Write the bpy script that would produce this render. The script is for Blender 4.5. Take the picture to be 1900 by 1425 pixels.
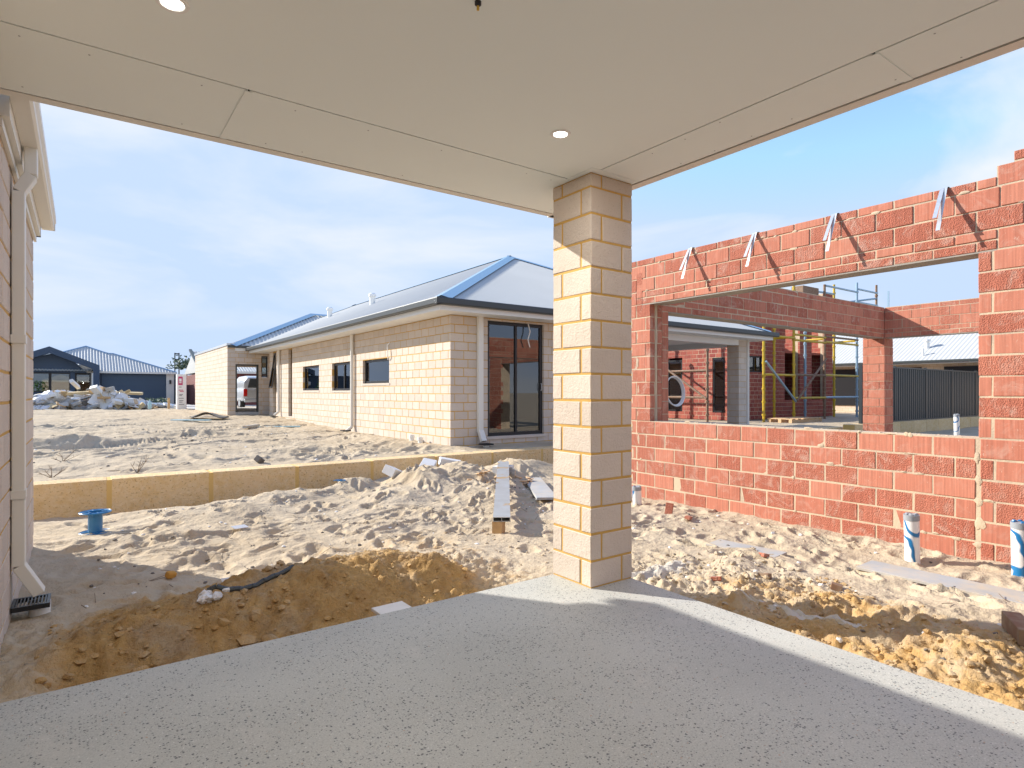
import bpy, math, random
import numpy as np
from mathutils import Vector, Matrix
random.seed(7); RNG = np.random.default_rng(11)
for o in list(bpy.data.objects): bpy.data.objects.remove(o)
S = bpy.context.scene
COL = S.collection
# ---------------------------------------------------------------- camera
AZ = math.radians(54.09)
cam = bpy.data.cameras.new('Camera'); co = bpy.data.objects.new('Camera', cam); COL.objects.link(co)
cam.sensor_width = 36.0; cam.lens = 36.0 * 1104.5 / 1900.0; cam.shift_y = 15.0 / 1900.0
cam.clip_start = 0.05; cam.clip_end = 3000
CAMZ = 1.2575
co.location = (0, 0, CAMZ); co.rotation_euler = (math.pi / 2, 0, AZ - math.pi / 2)
S.camera = co
# ---------------------------------------------------------------- sky, sun, exposure
SUN = Vector((-1.035, 1.57, 1.0)).normalized()
EL = math.asin(SUN.z)
world = bpy.data.worlds.new('World'); S.world = world; world.use_nodes = True
wn, wl = world.node_tree.nodes, world.node_tree.links
wn.clear()
wout = wn.new('ShaderNodeOutputWorld'); wbg = wn.new('ShaderNodeBackground'); wbg.inputs['Strength'].default_value = 0.15
sky = wn.new('ShaderNodeTexSky'); sky.sky_type = 'NISHITA'; sky.sun_disc = False
sky.sun_elevation = EL; sky.sun_rotation = math.atan2(SUN.x, SUN.y)
sky.altitude = 20; sky.air_density = 1.0; sky.dust_density = 0.15; sky.ozone_density = 1.6
tc = wn.new('ShaderNodeTexCoord'); mp = wn.new('ShaderNodeMapping'); mp.vector_type = 'POINT'
mp.inputs['Scale'].default_value = (1.3, 2.0, 5.0); mp.inputs['Rotation'].default_value = (0.25, 0.1, 0.5); mp.inputs['Location'].default_value = (2.35, 1.2, 0.4)
wl.new(tc.outputs['Generated'], mp.inputs['Vector'])
cn = wn.new('ShaderNodeTexNoise'); cn.inputs['Scale'].default_value = 1.5; cn.inputs['Detail'].default_value = 8; cn.inputs['Roughness'].default_value = 0.52; cn.inputs['Distortion'].default_value = 0.5
wl.new(mp.outputs[0], cn.inputs['Vector'])
cr = wn.new('ShaderNodeValToRGB'); cr.color_ramp.elements[0].position = 0.46; cr.color_ramp.elements[1].position = 0.72
wl.new(cn.outputs['Fac'], cr.inputs[0])
cm = wn.new('ShaderNodeMath'); cm.operation = 'MULTIPLY_ADD'; cm.inputs[1].default_value = 0.8; cm.inputs[2].default_value = 0.03; cm.use_clamp = True; wl.new(cr.outputs[0], cm.inputs[0])
mx = wn.new('ShaderNodeMixRGB'); mx.inputs[2].default_value = (2.1, 2.15, 2.2, 1)
shs = wn.new('ShaderNodeHueSaturation'); shs.inputs['Saturation'].default_value = 1.12; stn_ = wn.new('ShaderNodeMixRGB'); stn_.blend_type = 'MULTIPLY'; stn_.inputs[0].default_value = 1.0; stn_.inputs[2].default_value = (.90, .83, 1.0, 1); wl.new(sky.outputs[0], stn_.inputs[1]); wl.new(stn_.outputs[0], shs.inputs['Color'])
sdk = wn.new('ShaderNodeMixRGB'); sdk.blend_type = 'DARKEN'; sdk.inputs[0].default_value = 1.0; sdk.inputs[2].default_value = (1.32, 1.68, 2.3, 1); wl.new(shs.outputs[0], sdk.inputs[1])
wl.new(cm.outputs[0], mx.inputs[0]); wl.new(sdk.outputs[0], mx.inputs[1]); wl.new(mx.outputs[0], wbg.inputs[0]); wl.new(wbg.outputs[0], wout.inputs[0])
sl = bpy.data.lights.new('Sun', 'SUN'); sl.energy = 2.6; sl.angle = math.radians(0.5); sl.color = (1.0, 0.955, 0.885)
so = bpy.data.objects.new('Sun', sl); COL.objects.link(so); so.rotation_euler = SUN.to_track_quat('Z', 'Y').to_euler(); so.location = (-20, 30, 30)
S.view_settings.view_transform = 'Standard'; S.view_settings.look = 'None'; S.view_settings.gamma = 1; S.view_settings.use_curve_mapping = False
S.view_settings.exposure = 1.6
S.render.engine = 'CYCLES'
try:
    S.cycles.max_bounces = 8; S.cycles.diffuse_bounces = 5; S.cycles.transparent_max_bounces = 12
except Exception: pass

# ---------------------------------------------------------------- materials
def mat(name, col=(.5, .5, .5), rough=.7, metal=0.0, noise=None, bump=None, rnd=0.0, spec=.4, speck=None):
    """noise=(scale, amount, colour2) ; bump=[(scale, strength, dist)] ; rnd = per-piece value variation"""
    m = bpy.data.materials.new(name); m.use_nodes = True
    n, l = m.node_tree.nodes, m.node_tree.links
    b = n['Principled BSDF']; b.inputs['Roughness'].default_value = rough; b.inputs['Metallic'].default_value = metal
    b.inputs['Specular IOR Level'].default_value = spec
    geo = n.new('ShaderNodeNewGeometry')
    rgb = n.new('ShaderNodeRGB'); rgb.outputs[0].default_value = (*col, 1); cur = rgb.outputs[0]
    if noise:
        for (sc, amt, c2) in ([noise] if not isinstance(noise, list) else noise):
            t = n.new('ShaderNodeTexNoise'); t.inputs['Scale'].default_value = sc; t.inputs['Detail'].default_value = 6; t.inputs['Roughness'].default_value = .6
            l.new(geo.outputs['Position'], t.inputs['Vector'])
            r = n.new('ShaderNodeMapRange'); r.inputs[1].default_value = .4; r.inputs[2].default_value = .65; r.inputs[4].default_value = amt
            l.new(t.outputs['Fac'], r.inputs[0])
            mm = n.new('ShaderNodeMixRGB'); mm.inputs[2].default_value = (*c2, 1); l.new(r.outputs[0], mm.inputs[0]); l.new(cur, mm.inputs[1]); cur = mm.outputs[0]
    if speck:
        sc, thr, c2, amt = speck
        t = n.new('ShaderNodeTexNoise'); t.inputs['Scale'].default_value = sc; t.inputs['Detail'].default_value = 2
        l.new(geo.outputs['Position'], t.inputs['Vector'])
        r = n.new('ShaderNodeMapRange'); r.inputs[1].default_value = thr; r.inputs[2].default_value = thr + .04; r.inputs[4].default_value = amt
        l.new(t.outputs['Fac'], r.inputs[0])
        mm = n.new('ShaderNodeMixRGB'); mm.inputs[2].default_value = (*c2, 1); l.new(r.outputs[0], mm.inputs[0]); l.new(cur, mm.inputs[1]); cur = mm.outputs[0]
    if rnd:
        oi = n.new('ShaderNodeObjectInfo'); ad = n.new('ShaderNodeMath'); ad.operation = 'ADD'
        l.new(oi.outputs['Random'], ad.inputs[0]); l.new(geo.outputs['Random Per Island'], ad.inputs[1])
        fr = n.new('ShaderNodeMath'); fr.operation = 'FRACT'; l.new(ad.outputs[0], fr.inputs[0])
        r = n.new('ShaderNodeMapRange'); r.inputs[3].default_value = 1 - rnd; r.inputs[4].default_value = 1 + rnd; l.new(fr.outputs[0], r.inputs[0])
        hs = n.new('ShaderNodeHueSaturation'); l.new(r.outputs[0], hs.inputs['Value']); l.new(cur, hs.inputs['Color']); cur = hs.outputs[0]
    l.new(cur, b.inputs['Base Color'])
    prev = None
    for (sc, st, di) in (bump or []):
        t = n.new('ShaderNodeTexNoise'); t.inputs['Scale'].default_value = sc; t.inputs['Detail'].default_value = 5
        l.new(geo.outputs['Position'], t.inputs['Vector'])
        bp = n.new('ShaderNodeBump'); bp.inputs['Strength'].default_value = st; bp.inputs['Distance'].default_value = di
        l.new(t.outputs['Fac'], bp.inputs['Height'])
        if prev: l.new(prev, bp.inputs['Normal'])
        prev = bp.outputs[0]
    if prev: l.new(prev, b.inputs['Normal'])
    return m
M = {}
M['cream'] = mat('cream_brick', (.60, .515, .435), .9, noise=[(5, .35, (.54, .45, .355)), (1.4, .25, (.64, .56, .48))], bump=[(210, .5, .005), (70, .5, .008), (24, .4, .008)], rnd=.07, speck=(130, .66, (.26, .19, .13), .6))
M['mort_y'] = mat('yellow_mortar', (.58, .35, .10), .95, noise=(9, .5, (.48, .28, .07)), bump=[(90, .4, .004)])
M['mort_b'] = mat('buff_mortar', (.60, .47, .32), .95, noise=(3, .8, (.44, .35, .26)), bump=[(70, .5, .006)])
M['slab'] = None
M['ceil'] = mat('ceiling_paint', (.83, .89, .87), .75, noise=(1.2, .2, (.79, .84, .82)), bump=[(60, .03, .002)])
M['trim'] = mat('off_white_trim', (.74, .71, .64), .45, noise=(3, .15, (.68, .65, .58)))
M['white'] = mat('white_paint', (.80, .80, .78), .4)
M['dkgutter'] = mat('charcoal_gutter', (.055, .06, .06), .35)
M['roof'] = mat('pale_grey_roof_sheet', (.50, .50, .475), .6, noise=(.8, .3, (.44, .44, .42)), spec=.25)
M['cap'] = mat('sky_tinted_ridge_flashing', (.22, .36, .50), .25, spec=.6)  # blue of the sky on shaded flashing painted into the base colour
M['black'] = mat('black_window_frame', (.02, .02, .022), .35)
M['galv'] = mat('galvanised_steel', (.62, .64, .66), .38, metal=.7, noise=(30, .5, (.45, .48, .5)))
M['gal_flat'] = mat('weathered_steel', (.44, .44, .43), .5, metal=.25, noise=[(6, .5, (.36, .34, .31))], speck=(5, .62, (.50, .30, .11), .8))
M['lime'] = mat('limestone', (.72, .51, .27), .95, noise=[(3, .6, (.64, .42, .17)), (14, .5, (.78, .62, .40))], bump=[(38, .9, .02), (120, .6, .006)], rnd=.07, speck=(42, .62, (.40, .24, .09), .75))
M['limejoint'] = mat('limestone_joint', (.66, .43, .15), .95, bump=[(60, .5, .008)])
M['blueplastic'] = mat('blue_plastic', (.02, .16, .36), .3, spec=.5, noise=(14, .25, (.08, .25, .45)))
M['lintel'] = mat('mortar_stained_lintel', (.30, .27, .23), .8, noise=(5, .6, (.40, .34, .27)))
M['pvc'] = mat('white_pvc', (.82, .81, .78), .35, noise=(12, .25, (.7, .66, .58)))
M['greycap'] = mat('grey_cap', (.30, .32, .34), .5)
M['timber'] = mat('raw_timber', (.55, .36, .18), .8, noise=(12, .5, (.42, .25, .11)))
M['cutwood'] = mat('splintered_wood', (.62, .38, .18), .85, noise=(20, .6, (.75, .62, .45)))
M['greyboard'] = mat('weathered_grey_board', (.36, .36, .35), .9, noise=[(6, .7, (.55, .44, .30)), (2, .4, (.45, .47, .48))], bump=[(40, .3, .003)])
M['plaster'] = mat('white_plaster', (.76, .74, .70), .85, noise=(6, .3, (.62, .58, .52)))
M['mortarspill'] = mat('grey_mortar', (.54, .48, .39), .95, noise=(14, .5, (.58, .54, .47)), bump=[(50, .8, .01)])
M['bluehouse'] = mat('navy_cladding', (.045, .075, .125), .55)
M['navydoor'] = mat('navy_garage_door', (.05, .085, .13), .45)
M['mortarred'] = M['mort_b']
M['dark'] = mat('dark_interior', (.03, .028, .026), .9)
M['concrete'] = mat('pale_concrete', (.5, .48, .45), .9, noise=(2, .3, (.42, .40, .37)))
M['fence'] = mat('charcoal_fence_sheet', (.035, .042, .045), .38, spec=.5)
M['yellow'] = mat('yellow_scaffold_paint', (.62, .42, .02), .45, noise=(9, .5, (.30, .20, .08)))
M['rust'] = mat('rusty_tube', (.22, .12, .07), .7, noise=(12, .5, (.34, .28, .2)))
M['bluetube'] = mat('blue_grey_tube', (.28, .40, .50), .4, metal=.4)
M['leaf'] = mat('green_leaf', (.07, .17, .03), .6, noise=(4, .5, (.13, .24, .05)))
M['greybush'] = mat('grey_green_leaf', (.10, .14, .08), .7)
M['twig'] = mat('dry_twig', (.20, .14, .09), .9)
M['orangestone'] = mat('orange_stone', (.55, .28, .06), .9, bump=[(30, .5, .01)])
M['silver'] = mat('silver_car_paint', (.62, .65, .68), .22, metal=.35)
M['tyre'] = mat('black_rubber', (.025, .025, .025), .8)
M['redlens'] = mat('red_tail_lens', (.55, .02, .015), .2)
M['magenta'] = mat('magenta_print', (.52, .05, .16), .5)
M['inkgrey'] = mat('grey_print', (.25, .25, .27), .6)
M['bagplastic'] = mat('white_plastic_bag', (.72, .70, .68), .35)
M['foam'] = mat('cream_foam', (.62, .46, .24), .9, noise=(5, .5, (.72, .62, .44)))
M['bin'] = mat('dark_green_bin', (.02, .04, .025), .5)
M['brass'] = mat('brass', (.6, .4, .08), .35, metal=.9)
M['aqua'] = mat('pale_blue_strip', (.42, .62, .66), .6)
M['tarp'] = mat('grey_brown_mat', (.16, .14, .12), .9)

def red_material(name, base, dark, wash, washamt):
    m = bpy.data.materials.new(name); m.use_nodes = True
    n, l = m.node_tree.nodes, m.node_tree.links
    b = n['Principled BSDF']; b.inputs['Roughness'].default_value = .9; b.inputs['Specular IOR Level'].default_value = .25
    geo = n.new('ShaderNodeNewGeometry'); oi = n.new('ShaderNodeObjectInfo')
    ad = n.new('ShaderNodeMath'); ad.operation = 'ADD'; l.new(oi.outputs['Random'], ad.inputs[0]); l.new(geo.outputs['Random Per Island'], ad.inputs[1])
    fr = n.new('ShaderNodeMath'); fr.operation = 'FRACT'; l.new(ad.outputs[0], fr.inputs[0])
    c1 = n.new('ShaderNodeMixRGB'); c1.inputs[1].default_value = (*base, 1); c1.inputs[2].default_value = (*dark, 1); l.new(fr.outputs[0], c1.inputs[0])
    # vertical wire-cut scoring
    mpn = n.new('ShaderNodeMapping'); mpn.inputs['Scale'].default_value = (55, 55, 2.2); l.new(geo.outputs['Position'], mpn.inputs['Vector'])
    sn = n.new('ShaderNodeTexNoise'); sn.inputs['Scale'].default_value = 1; sn.inputs['Detail'].default_value = 2; l.new(mpn.outputs[0], sn.inputs['Vector'])
    sr = n.new('ShaderNodeMapRange'); sr.inputs[1].default_value = .35; sr.inputs[2].default_value = .7; sr.inputs[3].default_value = .86; sr.inputs[4].default_value = 1.12; l.new(sn.outputs['Fac'], sr.inputs[0])
    hs = n.new('ShaderNodeHueSaturation'); l.new(sr.outputs[0], hs.inputs['Value']); l.new(c1.outputs[0], hs.inputs['Color'])
    # pale mortar wash smears, in patches and thin strokes
    w1 = n.new('ShaderNodeTexNoise'); w1.inputs['Scale'].default_value = 5.5; w1.inputs['Detail'].default_value = 7; w1.inputs['Distortion'].default_value = 1.6; w1.inputs['Roughness'].default_value = .68; l.new(geo.outputs['Position'], w1.inputs['Vector'])
    wr = n.new('ShaderNodeMapRange'); wr.inputs[1].default_value = .50; wr.inputs[2].default_value = .74; wr.inputs[4].default_value = washamt; l.new(w1.outputs['Fac'], wr.inputs[0])
    rm = n.new('ShaderNodeMapRange'); rm.inputs[1].default_value = .2; rm.inputs[2].default_value = .9; rm.inputs[3].default_value = .25; rm.inputs[4].default_value = 1.0; l.new(fr.outputs[0], rm.inputs[0])
    mu = n.new('ShaderNodeMath'); mu.operation = 'MULTIPLY'; l.new(wr.outputs[0], mu.inputs[0]); l.new(rm.outputs[0], mu.inputs[1])
    mw = n.new('ShaderNodeMixRGB'); mw.inputs[2].default_value = (*wash, 1); l.new(mu.outputs[0], mw.inputs[0]); l.new(hs.outputs[0], mw.inputs[1])
    st = n.new('ShaderNodeTexNoise'); st.inputs['Scale'].default_value = 26; st.inputs['Detail'].default_value = 3; st.inputs['Distortion'].default_value = 3; l.new(geo.outputs['Position'], st.inputs['Vector'])
    str_ = n.new('ShaderNodeMapRange'); str_.inputs[1].default_value = .69; str_.inputs[2].default_value = .74; str_.inputs[4].default_value = .75; l.new(st.outputs['Fac'], str_.inputs[0])
    mw2 = n.new('ShaderNodeMixRGB'); mw2.inputs[2].default_value = (wash[0] * 1.15, wash[1] * 1.25, wash[2] * 1.25, 1); l.new(str_.outputs[0], mw2.inputs[0]); l.new(mw.outputs[0], mw2.inputs[1])
    l.new(mw2.outputs[0], b.inputs['Base Color'])
    # relief: scoring everywhere, pitting on the rough bricks
    b1 = n.new('ShaderNodeBump'); b1.inputs['Strength'].default_value = .35; b1.inputs['Distance'].default_value = .004; l.new(sn.outputs['Fac'], b1.inputs['Height'])
    pt = n.new('ShaderNodeTexNoise'); pt.inputs['Scale'].default_value = 95; pt.inputs['Detail'].default_value = 4; l.new(geo.outputs['Position'], pt.inputs['Vector'])
    gt = n.new('ShaderNodeMath'); gt.operation = 'GREATER_THAN'; gt.inputs[1].default_value = .55; l.new(fr.outputs[0], gt.inputs[0])
    b2 = n.new('ShaderNodeBump'); b2.inputs['Distance'].default_value = .012; l.new(gt.outputs[0], b2.inputs['Strength']); l.new(pt.outputs['Fac'], b2.inputs['Height']); l.new(b1.outputs[0], b2.inputs['Normal'])
    l.new(b2.outputs[0], b.inputs['Normal'])
    return m
M['red'] = red_material('red_brick', (.52, .205, .132), (.43, .140, .088), (.60, .42, .33), .8)
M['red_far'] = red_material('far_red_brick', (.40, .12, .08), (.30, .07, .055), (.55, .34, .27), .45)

def glass_material():
    m = bpy.data.materials.new('window_glass'); m.use_nodes = True
    n, l = m.node_tree.nodes, m.node_tree.links; n.clear()
    out = n.new('ShaderNodeOutputMaterial'); t = n.new('ShaderNodeBsdfTransparent'); t.inputs[0].default_value = (.55, .6, .6, 1)
    g = n.new('ShaderNodeBsdfGlossy'); g.inputs['Roughness'].default_value = .01; g.inputs[0].default_value = (.95, .97, 1, 1)
    f = n.new('ShaderNodeFresnel'); f.inputs[0].default_value = 2.1; mx_ = n.new('ShaderNodeMixShader')
    l.new(f.outputs[0], mx_.inputs[0]); l.new(t.outputs[0], mx_.inputs[1]); l.new(g.outputs[0], mx_.inputs[2]); l.new(mx_.outputs[0], out.inputs[0])
    return m
M['glass'] = glass_material()

def slab_material():
    m = bpy.data.materials.new('honed_aggregate_concrete'); m.use_nodes = True
    n, l = m.node_tree.nodes, m.node_tree.links; b = n['Principled BSDF']; b.inputs['Roughness'].default_value = .62; b.inputs['Specular IOR Level'].default_value = .3
    geo = n.new('ShaderNodeNewGeometry')
    base = n.new('ShaderNodeTexNoise'); base.inputs['Scale'].default_value = 1.6; base.inputs['Detail'].default_value = 5; l.new(geo.outputs['Position'], base.inputs['Vector'])
    cr_ = n.new('ShaderNodeMixRGB'); cr_.inputs[1].default_value = (.435, .43, .39, 1); cr_.inputs[2].default_value = (.50, .495, .45, 1)
    r0 = n.new('ShaderNodeMapRange'); r0.inputs[1].default_value = .35; r0.inputs[2].default_value = .68; l.new(base.outputs['Fac'], r0.inputs[0]); l.new(r0.outputs[0], cr_.inputs[0])
    fine = n.new('ShaderNodeTexNoise'); fine.inputs['Scale'].default_value = 150; fine.inputs['Detail'].default_value = 3; l.new(geo.outputs['Position'], fine.inputs['Vector'])
    rf = n.new('ShaderNodeMapRange'); rf.inputs[1].default_value = .3; rf.inputs[2].default_value = .7; rf.inputs[3].default_value = .84; rf.inputs[4].default_value = 1.12; l.new(fine.outputs['Fac'], rf.inputs[0])
    hv = n.new('ShaderNodeHueSaturation'); l.new(rf.outputs[0], hv.inputs['Value']); l.new(cr_.outputs[0], hv.inputs['Color']); cur = hv.outputs[0]
    den = n.new('ShaderNodeTexNoise'); den.inputs['Scale'].default_value = 2.3; den.inputs['Detail'].default_value = 3; l.new(geo.outputs['Position'], den.inputs['Vector'])
    for (sc, size, frac, c2, amt) in ((82, .27, .26, (.10, .105, .11), .9), (150, .27, .26, (.22, .22, .21), .85), (120, .22, .08, (.72, .71, .67), .7), (90, .20, .015, (.42, .24, .14), .8)):
        wob = n.new('ShaderNodeTexNoise'); wob.inputs['Scale'].default_value = sc * 1.5; l.new(geo.outputs['Position'], wob.inputs['Vector'])
        vm = n.new('ShaderNodeVectorMath'); vm.operation = 'MULTIPLY_ADD'; vm.inputs[1].default_value = (.012, .012, .0); l.new(wob.outputs['Color'], vm.inputs[0]); l.new(geo.outputs['Position'], vm.inputs[2])
        v = n.new('ShaderNodeTexVoronoi'); v.voronoi_dimensions = '2D'; v.inputs['Scale'].default_value = sc; l.new(vm.outputs[0], v.inputs['Vector'])
        sep = n.new('ShaderNodeSeparateColor'); l.new(v.outputs['Color'], sep.inputs[0])
        sz = n.new('ShaderNodeMath'); sz.operation = 'MULTIPLY'; sz.inputs[1].default_value = size * 1.5; l.new(sep.outputs[1], sz.inputs[0])
        lt = n.new('ShaderNodeMath'); lt.operation = 'LESS_THAN'; l.new(v.outputs['Distance'], lt.inputs[0]); l.new(sz.outputs[0], lt.inputs[1])
        fm = n.new('ShaderNodeMapRange'); fm.inputs[1].default_value = .35; fm.inputs[2].default_value = .65; fm.inputs[3].default_value = frac * .45; fm.inputs[4].default_value = frac * 1.5; l.new(den.outputs['Fac'], fm.inputs[0])
        l2 = n.new('ShaderNodeMath'); l2.operation = 'LESS_THAN'; l.new(sep.outputs[0], l2.inputs[0]); l.new(fm.outputs[0], l2.inputs[1])
        mu = n.new('ShaderNodeMath'); mu.operation = 'MULTIPLY'; l.new(lt.outputs[0], mu.inputs[0]); l.new(l2.outputs[0], mu.inputs[1])
        m2 = n.new('ShaderNodeMath'); m2.operation = 'MULTIPLY'; m2.inputs[1].default_value = amt; l.new(mu.outputs[0], m2.inputs[0])
        mm = n.new('ShaderNodeMixRGB'); mm.inputs[2].default_value = (*c2, 1); l.new(m2.outputs[0], mm.inputs[0]); l.new(cur, mm.inputs[1]); cur = mm.outputs[0]
    stn = n.new('ShaderNodeTexNoise'); stn.inputs['Scale'].default_value = 3.2; stn.inputs['Detail'].default_value = 8; stn.inputs['Roughness'].default_value = .7; l.new(geo.outputs['Position'], stn.inputs['Vector'])
    for lo_, hi_, c2, amt in ((.56, .72, (.40, .40, .385), .45), (.44, .30, (.62, .59, .53), .35)):
        r_ = n.new('ShaderNodeMapRange'); r_.inputs[1].default_value = lo_; r_.inputs[2].default_value = hi_; r_.inputs[4].default_value = amt; l.new(stn.outputs['Fac'], r_.inputs[0])
        mm = n.new('ShaderNodeMixRGB'); mm.inputs[2].default_value = (*c2, 1); l.new(r_.outputs[0], mm.inputs[0]); l.new(cur, mm.inputs[1]); cur = mm.outputs[0]
    l.new(cur, b.inputs['Base Color'])
    return m
M['slab'] = slab_material()

def sand_material():
    m = bpy.data.materials.new('building_sand'); m.use_nodes = True
    n, l = m.node_tree.nodes, m.node_tree.links; b = n['Principled BSDF']; b.inputs['Roughness'].default_value = .95; b.inputs['Specular IOR Level'].default_value = .12
    geo = n.new('ShaderNodeNewGeometry'); at = n.new('ShaderNodeAttribute'); at.attribute_name = 'damp'
    def noise(sc, d=5, ro=.6):
        t = n.new('ShaderNodeTexNoise'); t.inputs['Scale'].default_value = sc; t.inputs['Detail'].default_value = d; t.inputs['Roughness'].default_value = ro; l.new(geo.outputs['Position'], t.inputs['Vector']); return t
    def mix(fac, a, bb):
        x = n.new('ShaderNodeMixRGB'); l.new(fac, x.inputs[0])
        for i, v in ((1, a), (2, bb)):
            if isinstance(v, tuple): x.inputs[i].default_value = (*v, 1)
            else: l.new(v, x.inputs[i])
        return x.outputs[0]
    def rng(s, a, bb, c=0., d=1.):
        r = n.new('ShaderNodeMapRange'); r.inputs[1].default_value = a; r.inputs[2].default_value = bb; r.inputs[3].default_value = c; r.inputs[4].default_value = d; l.new(s, r.inputs[0]); return r.outputs[0]
    n1 = noise(1.1); n2 = noise(7); n3 = noise(42, 4)
    pale = mix(rng(n1.outputs['Fac'], .35, .65), (.47, .375, .255), (.53, .435, .31))
    pale = mix(rng(n2.outputs['Fac'], .45, .75, 0, .35), pale, (.41, .315, .205))
    damp = mix(rng(n2.outputs['Fac'], .35, .65), (.60, .385, .16), (.48, .295, .12))
    damp = mix(rng(n3.outputs['Fac'], .5, .75, 0, .4), damp, (.60, .40, .19)); n4 = noise(3.1, 6, .7); damp = mix(rng(n4.outputs['Fac'], .48, .66, 0, .75), damp, (.52, .41, .28)); n5 = noise(6.3, 6, .7); damp = mix(rng(n5.outputs['Fac'], .50, .66, 0, .4), damp, (.27, .15, .06))
    # the damp mask is broken up by noise so its edge is ragged
    ad = n.new('ShaderNodeMath'); ad.operation = 'ADD'; l.new(at.outputs['Fac'], ad.inputs[0]); l.new(rng(n2.outputs['Fac'], .3, .7, -.28, .28), ad.inputs[1])
    c = mix(rng(ad.outputs[0], .3, .75), pale, damp)
    c = mix(rng(n3.outputs['Fac'], .70, .76, 0, .5), c, (.22, .15, .09))
    l.new(c, b.inputs['Base Color'])
    prev = None
    for sc, st, di in ((11, .5, .05), (45, .55, .016), (240, .35, .004)):
        t = noise(sc, 4); bp = n.new('ShaderNodeBump'); bp.inputs['Strength'].default_value = st; bp.inputs['Distance'].default_value = di; l.new(t.outputs['Fac'], bp.inputs['Height'])
        if prev: l.new(prev, bp.inputs['Normal'])
        prev = bp.outputs[0]
    for sc, di in ((19, .06), (55, .025)):
        t = noise(sc, 6, .7); bp = n.new('ShaderNodeBump'); bp.inputs['Distance'].default_value = di; l.new(rng(at.outputs['Fac'], .2, .9, 0., .6), bp.inputs['Strength']); l.new(t.outputs['Fac'], bp.inputs['Height']); l.new(prev, bp.inputs['Normal']); prev = bp.outputs[0]
    l.new(prev, b.inputs['Normal'])
    return m
M['sand'] = sand_material()

def pipe_paint_material():
    m = bpy.data.materials.new('pvc_with_blue_spray_paint'); m.use_nodes = True
    n, l = m.node_tree.nodes, m.node_tree.links; b = n['Principled BSDF']; b.inputs['Roughness'].default_value = .35
    tcn = n.new('ShaderNodeTexCoord'); oi = n.new('ShaderNodeObjectInfo')
    vm = n.new('ShaderNodeVectorMath'); vm.operation = 'MULTIPLY_ADD'; vm.inputs[1].default_value = (0, 0, .12)
    cb = n.new('ShaderNodeCombineXYZ'); rs = n.new('ShaderNodeMath'); rs.operation = 'MULTIPLY'; rs.inputs[1].default_value = 9.0; l.new(oi.outputs['Random'], rs.inputs[0]); l.new(rs.outputs[0], cb.inputs[2]); 
    va = n.new('ShaderNodeVectorMath'); va.operation = 'ADD'; l.new(tcn.outputs['Object'], va.inputs[0]); l.new(cb.outputs[0], va.inputs[1])
    wv = n.new('ShaderNodeTexWave'); wv.bands_direction = 'DIAGONAL'; wv.inputs['Scale'].default_value = 1.45; wv.inputs['Distortion'].default_value = 7; wv.inputs['Detail'].default_value = 1; wv.inputs['Detail Scale'].default_value = 1.6
    l.new(va.outputs[0], wv.inputs['Vector'])
    nz = n.new('ShaderNodeTexNoise'); nz.inputs['Scale'].default_value = 6.5; nz.inputs['Detail'].default_value = 0.4; l.new(va.outputs[0], nz.inputs['Vector'])
    sb = n.new('ShaderNodeMath'); sb.operation = 'SUBTRACT'; sb.inputs[1].default_value = .5; l.new(nz.outputs['Fac'], sb.inputs[0])
    ab = n.new('ShaderNodeMath'); ab.operation = 'ABSOLUTE'; l.new(sb.outputs[0], ab.inputs[0])
    r = n.new('ShaderNodeMapRange'); r.inputs[1].default_value = .055; r.inputs[2].default_value = .03; l.new(ab.outputs[0], r.inputs[0])
    mm = n.new('ShaderNodeMixRGB'); mm.inputs[1].default_value = (.80, .78, .75, 1); mm.inputs[2].default_value = (.01, .16, .38, 1); l.new(r.outputs[0], mm.inputs[0]); l.new(mm.outputs[0], b.inputs['Base Color'])
    return m
M['pipepaint'] = pipe_paint_material()

def brick_tex_material(name, c1, c2, mort, bw, bh, along='x'):
    """flat brick pattern for walls too far away (or never in view) to build piece by piece"""
    m = bpy.data.materials.new(name); m.use_nodes = True
    n, l = m.node_tree.nodes, m.node_tree.links; b = n['Principled BSDF']; b.inputs['Roughness'].default_value = .9
    geo = n.new('ShaderNodeNewGeometry'); sp = n.new('ShaderNodeSeparateXYZ'); l.new(geo.outputs['Position'], sp.inputs[0])
    ad = n.new('ShaderNodeMath'); ad.operation = 'ADD'; l.new(sp.outputs[0], ad.inputs[0]); l.new(sp.outputs[1], ad.inputs[1])
    cb = n.new('ShaderNodeCombineXYZ'); l.new(ad.outputs[0], cb.inputs[0]); l.new(sp.outputs[2], cb.inputs[1])
    t = n.new('ShaderNodeTexBrick'); t.inputs['Scale'].default_value = 1; t.inputs['Brick Width'].default_value = bw; t.inputs['Row Height'].default_value = bh; t.inputs['Mortar Size'].default_value = .006
    t.inputs['Color1'].default_value = (*c1, 1); t.inputs['Color2'].default_value = (*c2, 1); t.inputs['Mortar'].default_value = (*mort, 1); l.new(cb.outputs[0], t.inputs['Vector']); l.new(t.outputs['Color'], b.inputs['Base Color'])
    return m
M['cream_tex'] = brick_tex_material('cream_brick_far', (.66, .52, .40), (.60, .46, .34), (.50, .31, .11), .31, .172)
M['red_tex'] = brick_tex_material('dark_red_brick_far', (.22, .05, .04), (.14, .03, .03), (.30, .22, .18), .31, .09)
LAMP = bpy.data.materials.new('lit_lamp'); LAMP.use_nodes = True
_b = LAMP.node_tree.nodes['Principled BSDF']; _b.inputs['Emission Color'].default_value = (1, .97, .9, 1); _b.inputs['Emission Strength'].default_value = 4.0

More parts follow.
